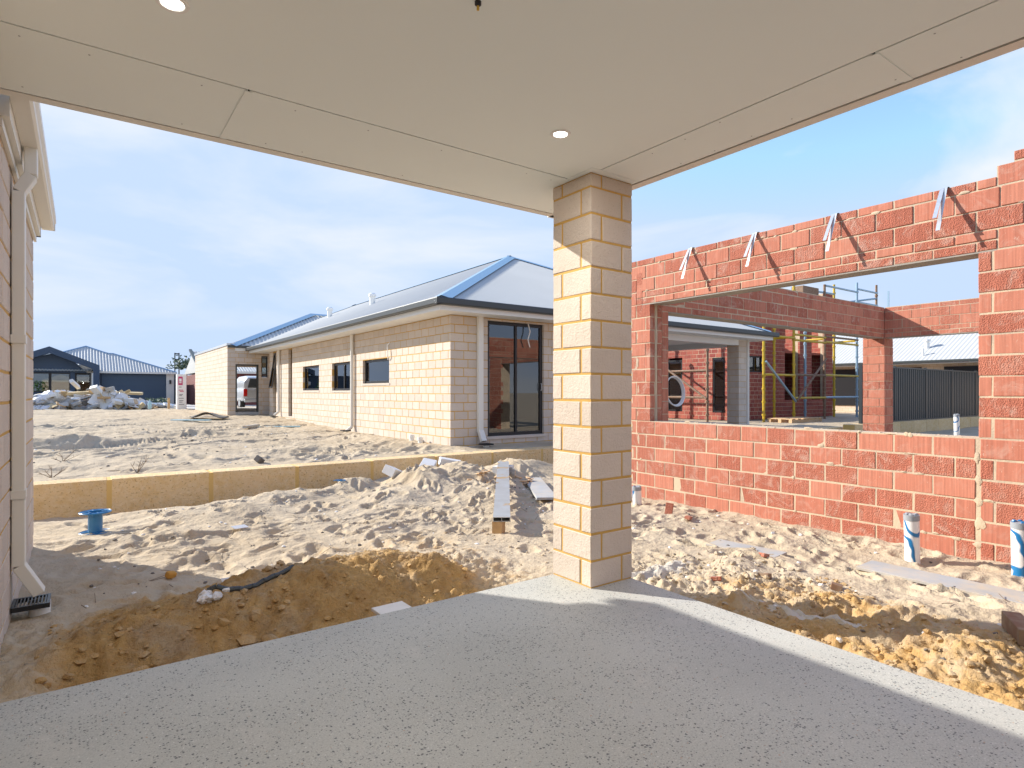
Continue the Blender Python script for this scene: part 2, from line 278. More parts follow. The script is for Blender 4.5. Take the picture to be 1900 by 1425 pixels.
# ---------------------------------------------------------------- mesh helpers
ORG = {}
def link(o): COL.objects.link(o); return o
def tag(o, label=None, cat=None, group=None, kind=None):
    if label: o['label'] = label
    if cat: o['category'] = cat
    if group: o['group'] = group
    if kind: o['kind'] = kind
    return o
def thing(name, label, cat, loc, group=None):
    o = bpy.data.objects.new(name, None); o.empty_display_size = .1; link(o); o.location = loc; ORG[o.name] = Vector(loc)
    return tag(o, label, cat, group)
class MB:
    def __init__(s): s.v = []; s.f = []
    def add(s, vs, fs):
        k = len(s.v); s.v += [tuple(p) for p in vs]; s.f += [tuple(i + k for i in f) for f in fs]; return s
    def box(s, x0, x1, y0, y1, z0, z1):
        return s.add([(x0, y0, z0), (x1, y0, z0), (x1, y1, z0), (x0, y1, z0), (x0, y0, z1), (x1, y0, z1), (x1, y1, z1), (x0, y1, z1)],
                     [(3, 2, 1, 0), (4, 5, 6, 7), (0, 1, 5, 4), (1, 2, 6, 5), (2, 3, 7, 6), (3, 0, 4, 7)])
    def obox(s, c, d, mtx=None):
        """box of size d centred on c, turned by matrix"""
        vs = []
        for z in (-.5, .5):
            for (x, y) in ((-.5, -.5), (.5, -.5), (.5, .5), (-.5, .5)):
                p = Vector((x * d[0], y * d[1], z * d[2]))
                if mtx: p = mtx @ p
                vs.append(p + Vector(c))
        return s.add(vs, [(3, 2, 1, 0), (4, 5, 6, 7), (0, 1, 5, 4), (1, 2, 6, 5), (2, 3, 7, 6), (3, 0, 4, 7)])
    def tube(s, p0, p1, r, n=10, r1=None, caps=True):
        p0, p1 = Vector(p0), Vector(p1); d = (p1 - p0).normalized(); r1 = r if r1 is None else r1
        a = d.orthogonal().normalized(); b = d.cross(a)
        vs = []
        for p, rr in ((p0, r), (p1, r1)):
            for i in range(n):
                t = 2 * math.pi * i / n; vs.append(p + (a * math.cos(t) + b * math.sin(t)) * rr)
        fs = [(i, (i + 1) % n, n + (i + 1) % n, n + i) for i in range(n)]
        if caps: fs += [tuple(range(n - 1, -1, -1)), tuple(range(n, 2 * n))]
        return s.add(vs, fs)
    def path(s, pts, r, n=8):
        for a, b in zip(pts[:-1], pts[1:]): s.tube(a, b, r, n)
        return s
    def lathe(s, c, prof, n=28, closed=False):
        vs = []
        for (r, z) in prof:
            for i in range(n):
                t = 2 * math.pi * i / n; vs.append((c[0] + r * math.cos(t), c[1] + r * math.sin(t), c[2] + z))
        fs = []
        for k in range(len(prof) - 1 + (1 if closed else 0)):
            k2 = (k + 1) % len(prof)
            for i in range(n): fs.append((k * n + i, k * n + (i + 1) % n, k2 * n + (i + 1) % n, k2 * n + i))
        return s.add(vs, fs)
    def prism(s, poly, lo, hi, axis):
        """extrude a 2-D polygon along an axis ('x': poly is (y,z); 'y': (x,z); 'z': (x,y))"""
        def P(a, b, t): return {'x': (t, a, b), 'y': (a, t, b), 'z': (a, b, t)}[axis]
        n = len(poly); vs = [P(a, b, lo) for a, b in poly] + [P(a, b, hi) for a, b in poly]
        fs = [(i, (i + 1) % n, n + (i + 1) % n, n + i) for i in range(n)] + [tuple(range(n - 1, -1, -1)), tuple(range(n, 2 * n))]
        return s.add(vs, fs)
    def build(s, name, m, parent=None, loc=None, smooth=False, bevel=0):
        org = ORG[parent.name] if parent else Vector(loc or (0, 0, 0))
        me = bpy.data.meshes.new(name); me.from_pydata([(p[0] - org.x, p[1] - org.y, p[2] - org.z) for p in s.v], [], s.f); me.update()
        import bmesh
        bm = bmesh.new(); bm.from_mesh(me); bmesh.ops.recalc_face_normals(bm, faces=bm.faces); bm.to_mesh(me); bm.free()
        me.materials.append(m if not isinstance(m, str) else M[m])
        if smooth:
            for p in me.polygons: p.use_smooth = True
        o = link(bpy.data.objects.new(name, me))
        if parent: o.parent = parent
        else: o.location = org
        ORG[o.name] = org
        if bevel:
            bv = o.modifiers.new('bevel', 'BEVEL'); bv.width = bevel; bv.segments = 2; bv.limit_method = 'ANGLE'
        if smooth:
            try:
                with_ = o.modifiers.new('edge', 'EDGE_SPLIT'); with_.split_angle = math.radians(40)
            except Exception: pass
        return o
# --- bricks ------------------------------------------------------
_bm = {}
def brick_mesh(lx, ly, lz, m, var):
    key = (round(lx, 3), round(ly, 3), round(lz, 3), m.name, var)
    if key in _bm: return _bm[key]
    r = random.Random(var * 77 + int(lx * 1000)); c = .0045; hx, hy, hz = lx / 2, ly / 2, lz / 2
    vs, idx = [], {}
    for sx in (-1, 1):
        for sy in (-1, 1):
            for sz in (-1, 1):
                j = [r.uniform(-.0012, .0012) for _ in range(3)]
                for a in range(3):
                    p = [sx * (hx - c) + j[0], sy * (hy - c) + j[1], sz * (hz - c) + j[2]]; p[a] += (sx, sy, sz)[a] * c
                    idx[(sx, sy, sz, a)] = len(vs); vs.append(p)
    fs = []
    def q(*k): fs.append(tuple(idx[i] for i in k))
    for a in range(3):
        b_, c_ = (a + 1) % 3, (a + 2) % 3
        for s_ in (-1, 1):
            ks = []
            for (u, w) in ((-1, -1), (1, -1), (1, 1), (-1, 1)):
                t = [0, 0, 0]; t[a] = s_; t[b_] = u; t[c_] = w; ks.append((*t, a))
            q(*(ks if s_ > 0 else ks[::-1]))
    for a in range(3):
        b_, c_ = (a + 1) % 3, (a + 2) % 3
        for u in (-1, 1):
            for w in (-1, 1):
                t0 = [0, 0, 0]; t0[b_] = u; t0[c_] = w; t1 = list(t0); t0[a] = -1; t1[a] = 1
                k = [(*t0, b_), (*t1, b_), (*t1, c_), (*t0, c_)]; q(*(k if u * w > 0 else k[::-1]))
    for sx in (-1, 1):
        for sy in (-1, 1):
            for sz in (-1, 1):
                k = [(sx, sy, sz, 0), (sx, sy, sz, 1), (sx, sy, sz, 2)]; q(*(k if sx * sy * sz > 0 else k[::-1]))
    me = bpy.data.meshes.new('brick'); me.from_pydata(vs, [], fs); me.update(); me.materials.append(m); _bm[key] = me
    return me
FX, FY = (math.cos(AZ), math.sin(AZ)), (math.sin(AZ), -math.cos(AZ))
def view_size(x, y, z, L):
    d = x * FX[0] + y * FX[1]; u = x * FY[0] + y * FY[1]
    if d < .3: return 0
    px = 950 + 1104.5 * u / d; py = 727.5 - 1104.5 * (z - CAMZ) / d
    if px < -60 or px > 1960 or py < -60 or py > 1480: return 0
    return L / d
class Brickwork:
    """collects the bricks of one thing: the largest-showing ones become objects, the rest one joined part"""
    def __init__(s): s.items = []
    def add(s, x0, x1, y0, y1, z0, z1, parent, weight=1.0): s.items.append((x0, x1, y0, y1, z0, z1, parent, weight))
    def finish(s, m, root, limit=290, jitter=.0015, restname='brickwork'):
        m = M[m]; sc = []
        for it in s.items:
            x0, x1, y0, y1, z0, z1, p, w = it
            sc.append(view_size((x0 + x1) / 2, (y0 + y1) / 2, (z0 + z1) / 2, max(x1 - x0, y1 - y0)) * w)
        order = sorted(range(len(s.items)), key=lambda i: -sc[i])
        rest = {}
        for k, i in enumerate(order):
            x0, x1, y0, y1, z0, z1, p, w = s.items[i]
            if k < limit and sc[i] > 0:
                o = link(bpy.data.objects.new('brick', brick_mesh(x1 - x0, y1 - y0, z1 - z0, m, random.randrange(3))))
                o.parent = p; g = ORG[p.name]
                o.location = ((x0 + x1) / 2 - g.x + random.uniform(-jitter, jitter), (y0 + y1) / 2 - g.y + random.uniform(-jitter, jitter), (z0 + z1) / 2 - g.z + random.uniform(-jitter, jitter) * .6)
                o.rotation_euler = (random.uniform(-.002, .002), random.uniform(-.002, .002), random.uniform(-.002, .002))
            else:
                j = random.uniform(-jitter, jitter)
                rest.setdefault(p.name, (p, MB()))[1].box(x0 + j, x1 + j, y0 + j, y1 + j, z0, z1)
        for p, mb in rest.values(): tag(mb.build(restname, m, p), kind='stuff')
def cells(a0, a1, z0, z1, ops):
    """cut a wall rectangle into boxes round its openings"""
    A = sorted({a0, a1, *[min(max(v, a0), a1) for o in ops for v in o[:2]]}); Z = sorted({z0, z1, *[min(max(v, z0), z1) for o in ops for v in o[2:]]})
    out = []
    for i in range(len(A) - 1):
        run = None
        for k in range(len(Z) - 1):
            ca, cz = (A[i] + A[i + 1]) / 2, (Z[k] + Z[k + 1]) / 2
            if any(o[0] < ca < o[1] and o[2] < cz < o[3] for o in ops): run = None; continue
            if run is not None: out[run][3] = Z[k + 1]
            else: out.append([A[i], A[i + 1], Z[k], Z[k + 1]]); run = len(out) - 1
    return out
def wall(bw, parent, axis, plane, side, a0, a1, rows, ops=(), mort='mort_y', thick=.2, L=.31, j=.013, starts=(0., .1), depth=.09, name='wall', rev=False, recess=.0035, weight=1.0, build_core=True, ztop=None, end_in=0.0):
    """a brick wall face. axis 'X': face lies in plane X=plane and runs along Y; side -1/+1 is the way it faces."""
    z0 = rows[0][0]; z1 = ztop if ztop else rows[-1][1]
    lo, hi = (plane + recess, plane + thick) if side < 0 else (plane - thick, plane - recess)
    core = parent
    if build_core:
        mb = MB()
        for (b0, b1, c0, c1) in cells(a0 + (end_in if not rev else 0), a1 - (end_in if rev else 0), z0, z1, [(o[0] - .004, o[1] + .004, o[2] - .004, o[3] + .004) for o in ops]):
            if axis == 'X': mb.box(lo, hi, b0, b1, c0, c1)
            else: mb.box(b0, b1, lo, hi, c0, c1)
        core = mb.build(name, mort, parent)
    f0, f1 = (plane, plane + depth) if side < 0 else (plane - depth, plane)
    for r, (zb, zt) in enumerate(rows):
        st = starts[r % 2]; a = a0 + st if not rev else a1 - st
        segs = []
        if not rev:
            off = 0 if abs(st) > 1e-6 or starts[0] == starts[1] else 0
            cur = a
            first = True
            while cur < a1 - .02:
                ln = L - j
                if starts[0] == starts[1] and first and r % 2: ln = (L - j) / 2
                segs.append((cur, min(cur + ln, a1))); cur += ln + j; first = False
        else:
            cur = a; first = True
            while cur > a0 + .02:
                ln = L - j
                if starts[0] == starts[1] and first and r % 2: ln = (L - j) / 2
                segs.append((max(cur - ln, a0), cur)); cur -= ln + j; first = False
        for (s, e) in segs:
            parts = [(s, e, zb, zt - j)]
            for o in ops:
                nxt = []
                for (ps, pe, pb, pt) in parts:
                    if pe <= o[0] or ps >= o[1] or pt <= o[2] + .001 or pb >= o[3] - .001: nxt.append((ps, pe, pb, pt)); continue
                    if ps < o[0]: nxt.append((ps, o[0], pb, pt))
                    if pe > o[1]: nxt.append((o[1], pe, pb, pt))
                    ms, me_ = max(ps, o[0]), min(pe, o[1])
                    if pb < o[2] - .03: nxt.append((ms, me_, pb, o[2]))
                    if pt > o[3] + .03: nxt.append((ms, me_, o[3], pt))
                parts = nxt
            for (ps, pe, pb, pt) in parts:
                if pe - ps < .025 or pt - pb < .02: continue
                if axis == 'X': bw.add(f0, f1, ps, pe, pb, pt, core, weight)
                else: bw.add(ps, pe, f0, f1, pb, pt, core, weight)
    return core
def rows(z0, n, h=.172): return [(z0 + i * h, z0 + (i + 1) * h) for i in range(n)]
def corrugated(mb, O, u, L, v, n, top, pitch=.076, amp=.0085, seg=6, bot=None):
    """a sheet whose ribs run up the slope v; top(t) is the slope length at distance t along the eave u"""
    O, u, v, n = Vector(O), Vector(u), Vector(v), Vector(n)
    N = int(L / pitch * seg); vs = []; fs = []
    for i in range(N + 1):
        t = L * i / N; h = amp * math.sin(2 * math.pi * t / pitch)
        b = bot(t) if bot else 0.0; w = max(top(t), b)
        vs += [O + u * t + v * b + n * h, O + u * t + v * w + n * h]
    for i in range(N): fs.append((2 * i, 2 * i + 2, 2 * i + 3, 2 * i + 1))
    mb.add(vs, fs); return mb
def hip_roof(root, x0, x1, y0, y1, z0, s, matname='roof', sides='WENS', cap='cap', pitch=.076):
    """four corrugated planes on an eave rectangle with the ridge along the longer side"""
    w, l_ = x1 - x0, y1 - y0; k = min(w, l_) / 2; c = 1 / math.sqrt(1 + s * s); sl = math.sqrt(1 + s * s)
    rf = None
    def plane(O, u, L, inw, full):
        mb = MB(); v = Vector((inw[0] * c, inw[1] * c, s * c)); nn = Vector((-inw[0] * s * c, -inw[1] * s * c, c))
        corrugated(mb, O, u, L, v, nn, (lambda t: min(t, L - t, k) * sl), pitch=pitch)
        return mb.build('roof_sheet', matname, root, smooth=False)
    if 'W' in sides: plane((x0, y0, z0), (0, 1, 0), l_, (1, 0), 0)
    if 'E' in sides: plane((x1, y0, z0), (0, 1, 0), l_, (-1, 0), 0)
    if 'S' in sides: plane((x0, y0, z0), (1, 0, 0), w, (0, 1), 0)
    if 'N' in sides: plane((x0, y1, z0), (1, 0, 0), w, (0, -1), 0)
    zr = z0 + k * s
    if l_ >= w: r0, r1 = Vector(((x0 + x1) / 2, y0 + k, zr)), Vector(((x0 + x1) / 2, y1 - k, zr))
    else: r0, r1 = Vector((x0 + k, (y0 + y1) / 2, zr)), Vector((x1 - k, (y0 + y1) / 2, zr))
    hips = [((x0, y0), r0), ((x1, y0), r0 if l_ >= w else r1), ((x0, y1), r1 if l_ >= w else r0), ((x1, y1), r1)]
    for (e, r) in hips:
        a = Vector((e[0], e[1], z0)); d = (r - a).normalized()
        h = Vector((d.x, d.y, 0)).normalized(); side = Vector((-h.y, h.x, 0)); mb = MB()
        wv = .2; vs = []
        for p in (a + d * .12, r + d * .05):
            drop = wv * s * .7071 * .98
            vs += [p + Vector((0, 0, .035)) , p + side * wv + Vector((0, 0, .028 - drop)), p - side * wv + Vector((0, 0, .028 - drop))]
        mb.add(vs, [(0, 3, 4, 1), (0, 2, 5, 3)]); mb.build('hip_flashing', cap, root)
    mb = MB(); d = (r1 - r0).normalized() if (r1 - r0).length > .01 else Vector((0, 1, 0)); side = Vector((-d.y, d.x, 0)); vs = []
    for p in (r0 - d * .05, r1 + d * .05): vs += [p + Vector((0, 0, .04)), p + side * .18 + Vector((0, 0, .035 - .18 * s)), p - side * .18 + Vector((0, 0, .035 - .18 * s))]
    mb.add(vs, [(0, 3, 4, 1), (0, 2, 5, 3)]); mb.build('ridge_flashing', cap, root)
    return zr
GUT = [(0, 0), (.105, 0), (.118, .02), (.118, .095), (.106, .108), (.106, .118), (.118, .118), (.126, .10), (.126, .012), (.112, -.008), (0, -.008)]
def gutter(mb, axis, at, side, a0, a1, z, prof=GUT, sc=1.0):
    """open channel along an axis; 'at' is the fascia face, side the way it sticks out"""
    P = [(at + side * p * sc, z + q * sc) for p, q in prof]
    mb.prism(P, a0, a1, 'y' if axis == 'Y' else 'x'); return mb
def window(root, axis, plane, side, a0, a1, z0, z1, mull=(), inset=.06, fr=.05, name='window', sill=True, dark=True):
    s_in = -side; p0 = plane + s_in * inset; p1 = p0 + s_in * .06
    lo, hi = min(p0, p1), max(p0, p1); mb = MB()
    def bar(b0, b1, c0, c1, l=lo, h=hi):
        if axis == 'X': mb.box(l, h, b0, b1, c0, c1)
        else: mb.box(b0, b1, l, h, c0, c1)
    bar(a0, a0 + fr, z0, z1); bar(a1 - fr, a1, z0, z1); bar(a0 + fr, a1 - fr, z0, z0 + fr); bar(a0 + fr, a1 - fr, z1 - fr, z1)
    for m_ in mull: bar(m_ - .025, m_ + .025, z0 + fr, z1 - fr)
    w = mb.build(name, 'black', root)
    pm = (lo + hi) / 2; edges = [a0 + fr, *[q for m_ in mull for q in (m_ - .025, m_ + .025)], a1 - fr]
    for i in range(0, len(edges), 2):
        g = MB()
        if axis == 'X': g.box(pm - .003, pm + .003, edges[i], edges[i + 1], z0 + fr, z1 - fr)
        else: g.box(edges[i], edges[i + 1], pm - .003, pm + .003, z0 + fr, z1 - fr)
        g.build('pane', 'glass', w)
    return w
# ---------------------------------------------------------------- ground
def vnoise(x, y, seed=0):
    xi = np.floor(x).astype(np.int64); yi = np.floor(y).astype(np.int64); fx = x - xi; fy = y - yi
    def h(a, b):
        n = (a * 374761393 + b * 668265263 + seed * 1442695041) & 0xffffffff
        n = ((n ^ (n >> 13)) * 1274126177) & 0xffffffff
        return ((n ^ (n >> 16)) & 0xffff) / 65535.0
    sx = fx * fx * fx * (fx * (fx * 6 - 15) + 10); sy = fy * fy * fy * (fy * (fy * 6 - 15) + 10)
    a = h(xi, yi); b = h(xi + 1, yi); c = h(xi, yi + 1); d = h(xi + 1, yi + 1)
    return (a + (b - a) * sx) * (1 - sy) + (c + (d - c) * sx) * sy - .5
def fbm(x, y, o=4, seed=0, g=.5):
    r = 0; a = 1
    for i in range(o): r = r + a * vnoise(x, y, seed + i * 17); x = x * 2.03 + 3.1; y = y * 1.97 + 1.7; a *= g
    return r
def ss(a, b, x): t = np.clip((x - a) / (b - a), 0, 1); return t * t * (3 - 2 * t)
def gau(X, Y, cx, cy, rx, ry, ang=0):
    c, s = math.cos(ang), math.sin(ang); u = ((X - cx) * c + (Y - cy) * s) / rx; v = (-(X - cx) * s + (Y - cy) * c) / ry
    return np.exp(-(u * u + v * v))
def lines(segs):
    out = []
    for a, b, st in segs:
        n = max(1, int(round((b - a) / st))); out += [a + (b - a) * i / n for i in range(n)]
    out.append(segs[-1][1]); return np.array(out)
GX = lines([(-600, -100, 125), (-100, -20, 10), (-20, -8, .5), (-8, -.6, .085), (-.6, 3.0, .022), (3.0, 4.8, .012), (4.8, 6.2, .020), (6.2, 14, .1), (14, 40, .4), (40, 100, 6), (100, 600, 125)])
GY = lines([(-600, -100, 125), (-100, -6, 9), (-6, .3, .3), (.3, 4.6, .013), (4.6, 9.2, .020), (9.2, 14, .035), (14, 24, .06), (24, 46, .16), (46, 100, 4), (100, 700, 120)])
X, Y = np.meshgrid(GX, GY, indexing='ij')
upper = ss(8.93, 9.08, Y)
zU = .165 + .011 * np.clip(Y - 9, 0, 18) - .004 * np.clip(Y - 27, 0, 20)
near = ((X > -9) & (X < 16) & (Y > -2) & (Y < 46)).astype(float)
zL = -.115 + 0 * X
# broad unevenness and wind-softened lumps
zL = zL + .05 * fbm(X * .9, Y * .9, 3, 5) + .03 * fbm(X * 2.6, Y * 2.6, 3, 9) + .013 * fbm(X * 8, Y * 8, 3, 21)
# tipped sand heaps against the limestone wall
heaps = [(3.15, 8.25, .15, .42, .30, .4), (4.02, 7.75, .30, .42, .62, -.35), (4.75, 7.85, .30, .40, .62, -.25), (5.25, 7.55, .20, .30, .70, -.2), (5.75, 8.0, .22, .35, .5, 0), (4.4, 6.6, .10, .6, .35, .3), (3.4, 7.2, .12, .5, .4, .2), (2.2, 7.9, .10, .6, .35, .1), (1.3, 7.3, .05, .7, .3, .2), (6.3, 8.3, .18, .6, .4, 0), (.6, 6.6, .04, .5, .3, 0)]
H = 0
for (cx, cy, h, rx, ry, an) in heaps: H = np.maximum(H, h * gau(X, Y, cx, cy, rx, ry, an) ** .8)
rill = 1 + .5 * fbm(X * 5.5 + Y * 1.2, Y * 1.3, 3, 33)
zL = zL + H * rill
zL = zL - .13 * ss(8.1, 8.6, Y) * ss(4.2, 2.6, X) - .05 * ss(8.2, 8.7, Y) * ss(4.9, 5.6, X)
# damp dug sand along the slab: a bank with a trench between it and the slab
bank = .20 * gau(X, Y, 1.55, 4.05, .68, .36, .05) + .11 * gau(X, Y, .55, 3.95, .7, .24, .25) + .12 * gau(X, Y, 2.12, 3.85, .15, .13) + .07 * gau(X, Y, .95, 4.3, .5, .2, .2)
trench = -.11 * ss(3.75, 3.32, Y) * ss(2.75, 2.2, X) - .08 * gau(X, Y, .1, 3.55, .35, .25) - .10 * gau(X, Y, .75, 3.55, .3, .2)
clodm = np.clip(ss(4.75, 4.1, Y) * ss(3.0, 2.5, X), 0, 1)
rightm = ss(3.0, 3.15, X) * ss(4.55, 3.9, X + .35 * np.maximum(0, Y - 2.3)) * ss(3.9, 2.9, Y)
rough = np.abs(fbm(X * 9, Y * 9, 4, 51, .6))
fine = np.abs(fbm(X * 24, Y * 24, 2, 57, .6)); zL = zL + bank + trench + (clodm * .075 + rightm * .06) * (rough - .15) + (clodm * .03 + rightm * .03 + .006) * (fine - .15)
zL = zL + .05 * gau(X, Y, 3.62, 2.35, .35, .16, .6) + .09 * gau(X, Y, 3.55, 1.05, .35, .25, .3) - .05 * gau(X, Y, 3.95, 1.6, .5, .16, -.9) + .06 * gau(X, Y, 4.15, 2.75, .4, .18, .5)
zL = zL - .03 * ss(3.4, 3.05, X) * ss(3.6, 3.0, Y)
# the lot on the upper level
zU = zU + .05 * fbm(X * .5, Y * .5, 3, 71) * ss(9.2, 11, Y) + (.05 * fbm(X * 1.7, Y * 1.7, 4, 75) + .022 * fbm(X * 5.5, Y * 5.5, 3, 79)) * ss(9.05, 9.6, Y) * ss(60, 40, Y)
zU = zU + .16 * gau(X, Y, -.4, 14.6, 1.6, .3, .08) + .12 * gau(X, Y, 2.2, 15.6, .9, .2, -.3) - .10 * gau(X, Y, .2, 13.9, 1.9, .3, .1) + .12 * gau(X, Y, 3.2, 23, 1.2, .6) + .05 * ss(24, 30, Y) * fbm(X * .8, Y * .8, 3, 91)
zU = zU + .09 * gau(X, Y, 5.2, 12.6, .5, 1.4, .1)
Z = zL * (1 - upper) + zU * upper
damp = np.clip(1.25 * ss(4.85, 4.25, Y + .25 * fbm(X * 1.5, Y * 1.5, 3, 3)) * ss(-.35, .15, X - .3 * ss(3.9, 4.8, Y)) * ss(2.6, 2.0, X), 0, 1)
damp = np.maximum(damp, .50 * rightm * ss(2.9, 1.9, Y) + .22 * rightm)
damp = np.maximum(damp, .8 * gau(X, Y, 2.15, 3.8, .3, .22))
damp = np.maximum(damp, .35 * ss(5.9, 4.9, Y) * ss(1.0, 2.0, X) * ss(3.2, 2.6, X))
damp = damp * (1 - upper)
# footprints, scuffs and wheel ruts
def stamp(cx, cy, L, W, dep, ang, rim=.35):
    R = max(L, W) * 2.2; i0, i1 = np.searchsorted(GX, (cx - R, cx + R)); j0, j1 = np.searchsorted(GY, (cy - R, cy + R))
    if i1 - i0 < 2 or j1 - j0 < 2: return
    xs, ys = X[i0:i1, j0:j1], Y[i0:i1, j0:j1]; c, s = math.cos(ang), math.sin(ang)
    u = ((xs - cx) * c + (ys - cy) * s) / L; v = (-(xs - cx) * s + (ys - cy) * c) / W; r2 = u * u + v * v
    Z[i0:i1, j0:j1] += -dep * np.exp(-r2 ** 2) + dep * rim * np.exp(-((np.sqrt(r2) - 1.45) / .33) ** 2)
rr = random.Random(5)
for _ in range(230):
    cx, cy = rr.uniform(-.2, 6.0), rr.uniform(4.4, 8.7)
    if cx > 3 and cy < 5 and rr.random() < .5: continue
    stamp(cx, cy, rr.uniform(.09, .15), rr.uniform(.045, .07), rr.uniform(.018, .045), rr.uniform(0, 3.14))
for _ in range(130):
    stamp(rr.uniform(3.2, 5.9), rr.uniform(.6, 4.6), rr.uniform(.07, .14), rr.uniform(.04, .07), rr.uniform(.012, .032), rr.uniform(0, 3.14))
for _ in range(60):
    stamp(rr.uniform(-.2, 1.6), rr.uniform(4.3, 6.6), rr.uniform(.10, .2), rr.uniform(.05, .09), rr.uniform(.006, .016), rr.uniform(0, 3.14))
quiet = 1 - ss(-.05, .12, fbm(X * .55, Y * .45, 2, 131))
for _ in range(620):
    cy = 9.3 + 26 * rr.random() ** 1.6; cx = rr.uniform(-7, 5.7); i, j = min(np.searchsorted(GX, cx), len(GX) - 1), min(np.searchsorted(GY, cy), len(GY) - 1)
    if quiet[i, j] > .5 and rr.random() < .8: continue
    sz_ = rr.choice((.07, .1, .14, .2, .34)); stamp(cx, cy, sz_ * rr.uniform(.8, 1.6), sz_ * rr.uniform(.35, .7), .035 * (.5 + sz_ * 2.5) * rr.uniform(.5, 1.2), rr.gauss(.2, .7), .5)
def boot(cx, cy, ang, dep):
    # sole, heel and the pushed-up rim of one boot print, sharp edged
    L, W = .145, .052; R = .26; i0, i1 = np.searchsorted(GX, (cx - R, cx + R)); j0, j1 = np.searchsorted(GY, (cy - R, cy + R))
    if i1 - i0 < 2 or j1 - j0 < 2: return
    xs, ys = X[i0:i1, j0:j1], Y[i0:i1, j0:j1]; c, s = math.cos(ang), math.sin(ang); u = ((xs - cx) * c + (ys - cy) * s); v = (-(xs - cx) * s + (ys - cy) * c)
    w = W * (1 - .25 * np.exp(-((u + .03) / .03) ** 2)); r = np.sqrt((u / L) ** 2 + (v / w) ** 2); inside = ss(1.08, .86, r)
    Z[i0:i1, j0:j1] += -dep * inside * (1 + .25 * np.sign(np.sin(u * 190)) * .5) + dep * .55 * np.exp(-((r - 1.28) / .16) ** 2) * (1 + .6 * ss(0, .1, -u))
def walk(x, y, hd, n, dep=.03):
    for k in range(n):
        hd += rr.gauss(0, .07); x += .62 * math.cos(hd); y += .62 * math.sin(hd); sd_ = .09 * (1 if k % 2 else -1)
        bx, by = x - sd_ * math.sin(hd), y + sd_ * math.cos(hd)
        if by > 8.6 and by < 9.3: continue
        boot(bx, by, hd + rr.gauss(0, .1), dep * rr.uniform(.7, 1.25))
for a in ((.4, 8.3, -.9, 7), (.2, 7.6, .1, 8), (5.4, 8.1, -2.2, 7), (2.0, 5.0, .5, 6), (5.6, 5.8, -1.7, 9), (4.2, 4.6, -1.4, 6), (3.3, 5.6, 1.9, 5), (1.0, 6.9, -.5, 7), (2.6, 6.6, .9, 4), (4.9, 5.4, -2.9, 6), (3.5, 4.0, .15, 4), (5.5, 3.8, -1.9, 5), (.3, 5.9, -.3, 5)): walk(*a)
for a in ((.0, 9.6, .2, 9), (4.5, 10, 2.2, 14), (5.2, 14, -2.0, 8), (1.0, 10.5, 1.4, 14), (-3, 12, .3, 12), (-1, 17, .1, 10), (4.8, 19, -2.5, 12)): walk(*a, .035)
def tyre(x, y, hd, ln, wdt=.13, dep=.02):
    c, s = math.cos(hd), math.sin(hd); u = (X - x) * c + (Y - y) * s; v = -(X - x) * s + (Y - y) * c + .06 * np.sin(u * .9)
    m = ss(0, .25, u) * ss(ln, ln - .25, u); prof = ss(wdt, wdt * .8, np.abs(v)); return m * (-dep * prof * (1 + .45 * np.sign(np.sin(u * 2 * math.pi / .085 + 3 * np.abs(v) / wdt))) + dep * .6 * np.exp(-((np.abs(v) - wdt * 1.2) / .03) ** 2))
Z = Z + tyre(.25, 6.3, .05, 3.4, .06, .015) * (1 - upper) + (tyre(-4, 11.6, .22, 11, .13, .03) + tyre(-4, 13.3, .2, 10, .13, .03) + tyre(-2, 19, -.12, 8, .14, .035) + tyre(-2, 20.8, -.1, 8, .14, .035)) * upper
# keep the sheet below slabs, floors and the far road level
Z = np.where((X < 3.01) & (Y < 3.15) & (X > -12), np.minimum(Z, -.25), Z)
Z = np.where(X < -.34, np.where(Y < 6.6, np.minimum(Z, -.1), Z), Z)
Z = np.where((X > 6.1) & (Y > 10.4) & (Y < 33), np.minimum(Z, .1), Z)
Z = np.where((X > 5.0) & (Y > 25.3) & (Y < 36), np.minimum(Z, .3), Z)
def ground_z(x, y):
    i = int(np.clip(np.searchsorted(GX, x) - 1, 0, len(GX) - 2)); j = int(np.clip(np.searchsorted(GY, y) - 1, 0, len(GY) - 2))
    u = (x - GX[i]) / (GX[i + 1] - GX[i]); v = (y - GY[j]) / (GY[j + 1] - GY[j])
    return float(Z[i, j] * (1 - u) * (1 - v) + Z[i + 1, j] * u * (1 - v) + Z[i, j + 1] * (1 - u) * v + Z[i + 1, j + 1] * u * v)
def ground_min(x, y, r):
    i0, i1 = np.searchsorted(GX, (x - r, x + r)); j0, j1 = np.searchsorted(GY, (y - r, y + r)); return float(Z[i0:i1 + 1, j0:j1 + 1].min())
nx, ny = X.shape
me = bpy.data.meshes.new('ground')
V = np.stack([X, Y, Z], -1).reshape(-1, 3).astype(np.float32)
ii, jj = np.meshgrid(np.arange(nx - 1), np.arange(ny - 1), indexing='ij'); q = (ii * ny + jj).ravel()
Fq = np.stack([q, q + ny, q + ny + 1, q + 1], -1).astype(np.int32)
me.vertices.add(len(V)); me.vertices.foreach_set('co', V.ravel()); me.loops.add(Fq.size); me.loops.foreach_set('vertex_index', Fq.ravel())
me.polygons.add(len(Fq)); me.polygons.foreach_set('loop_start', np.arange(0, Fq.size, 4, dtype=np.int32)); me.polygons.foreach_set('loop_total', np.full(len(Fq), 4, dtype=np.int32))
me.polygons.foreach_set('use_smooth', np.ones(len(Fq), dtype=bool)); me.update(calc_edges=True)
at = me.attributes.new('damp', 'FLOAT', 'POINT'); at.data.foreach_set('value', damp.ravel().astype(np.float32))
me.materials.append(M['sand']); tag(link(bpy.data.objects.new('ground', me)), kind='structure', label='pale trampled building sand, damp and orange beside the slab')
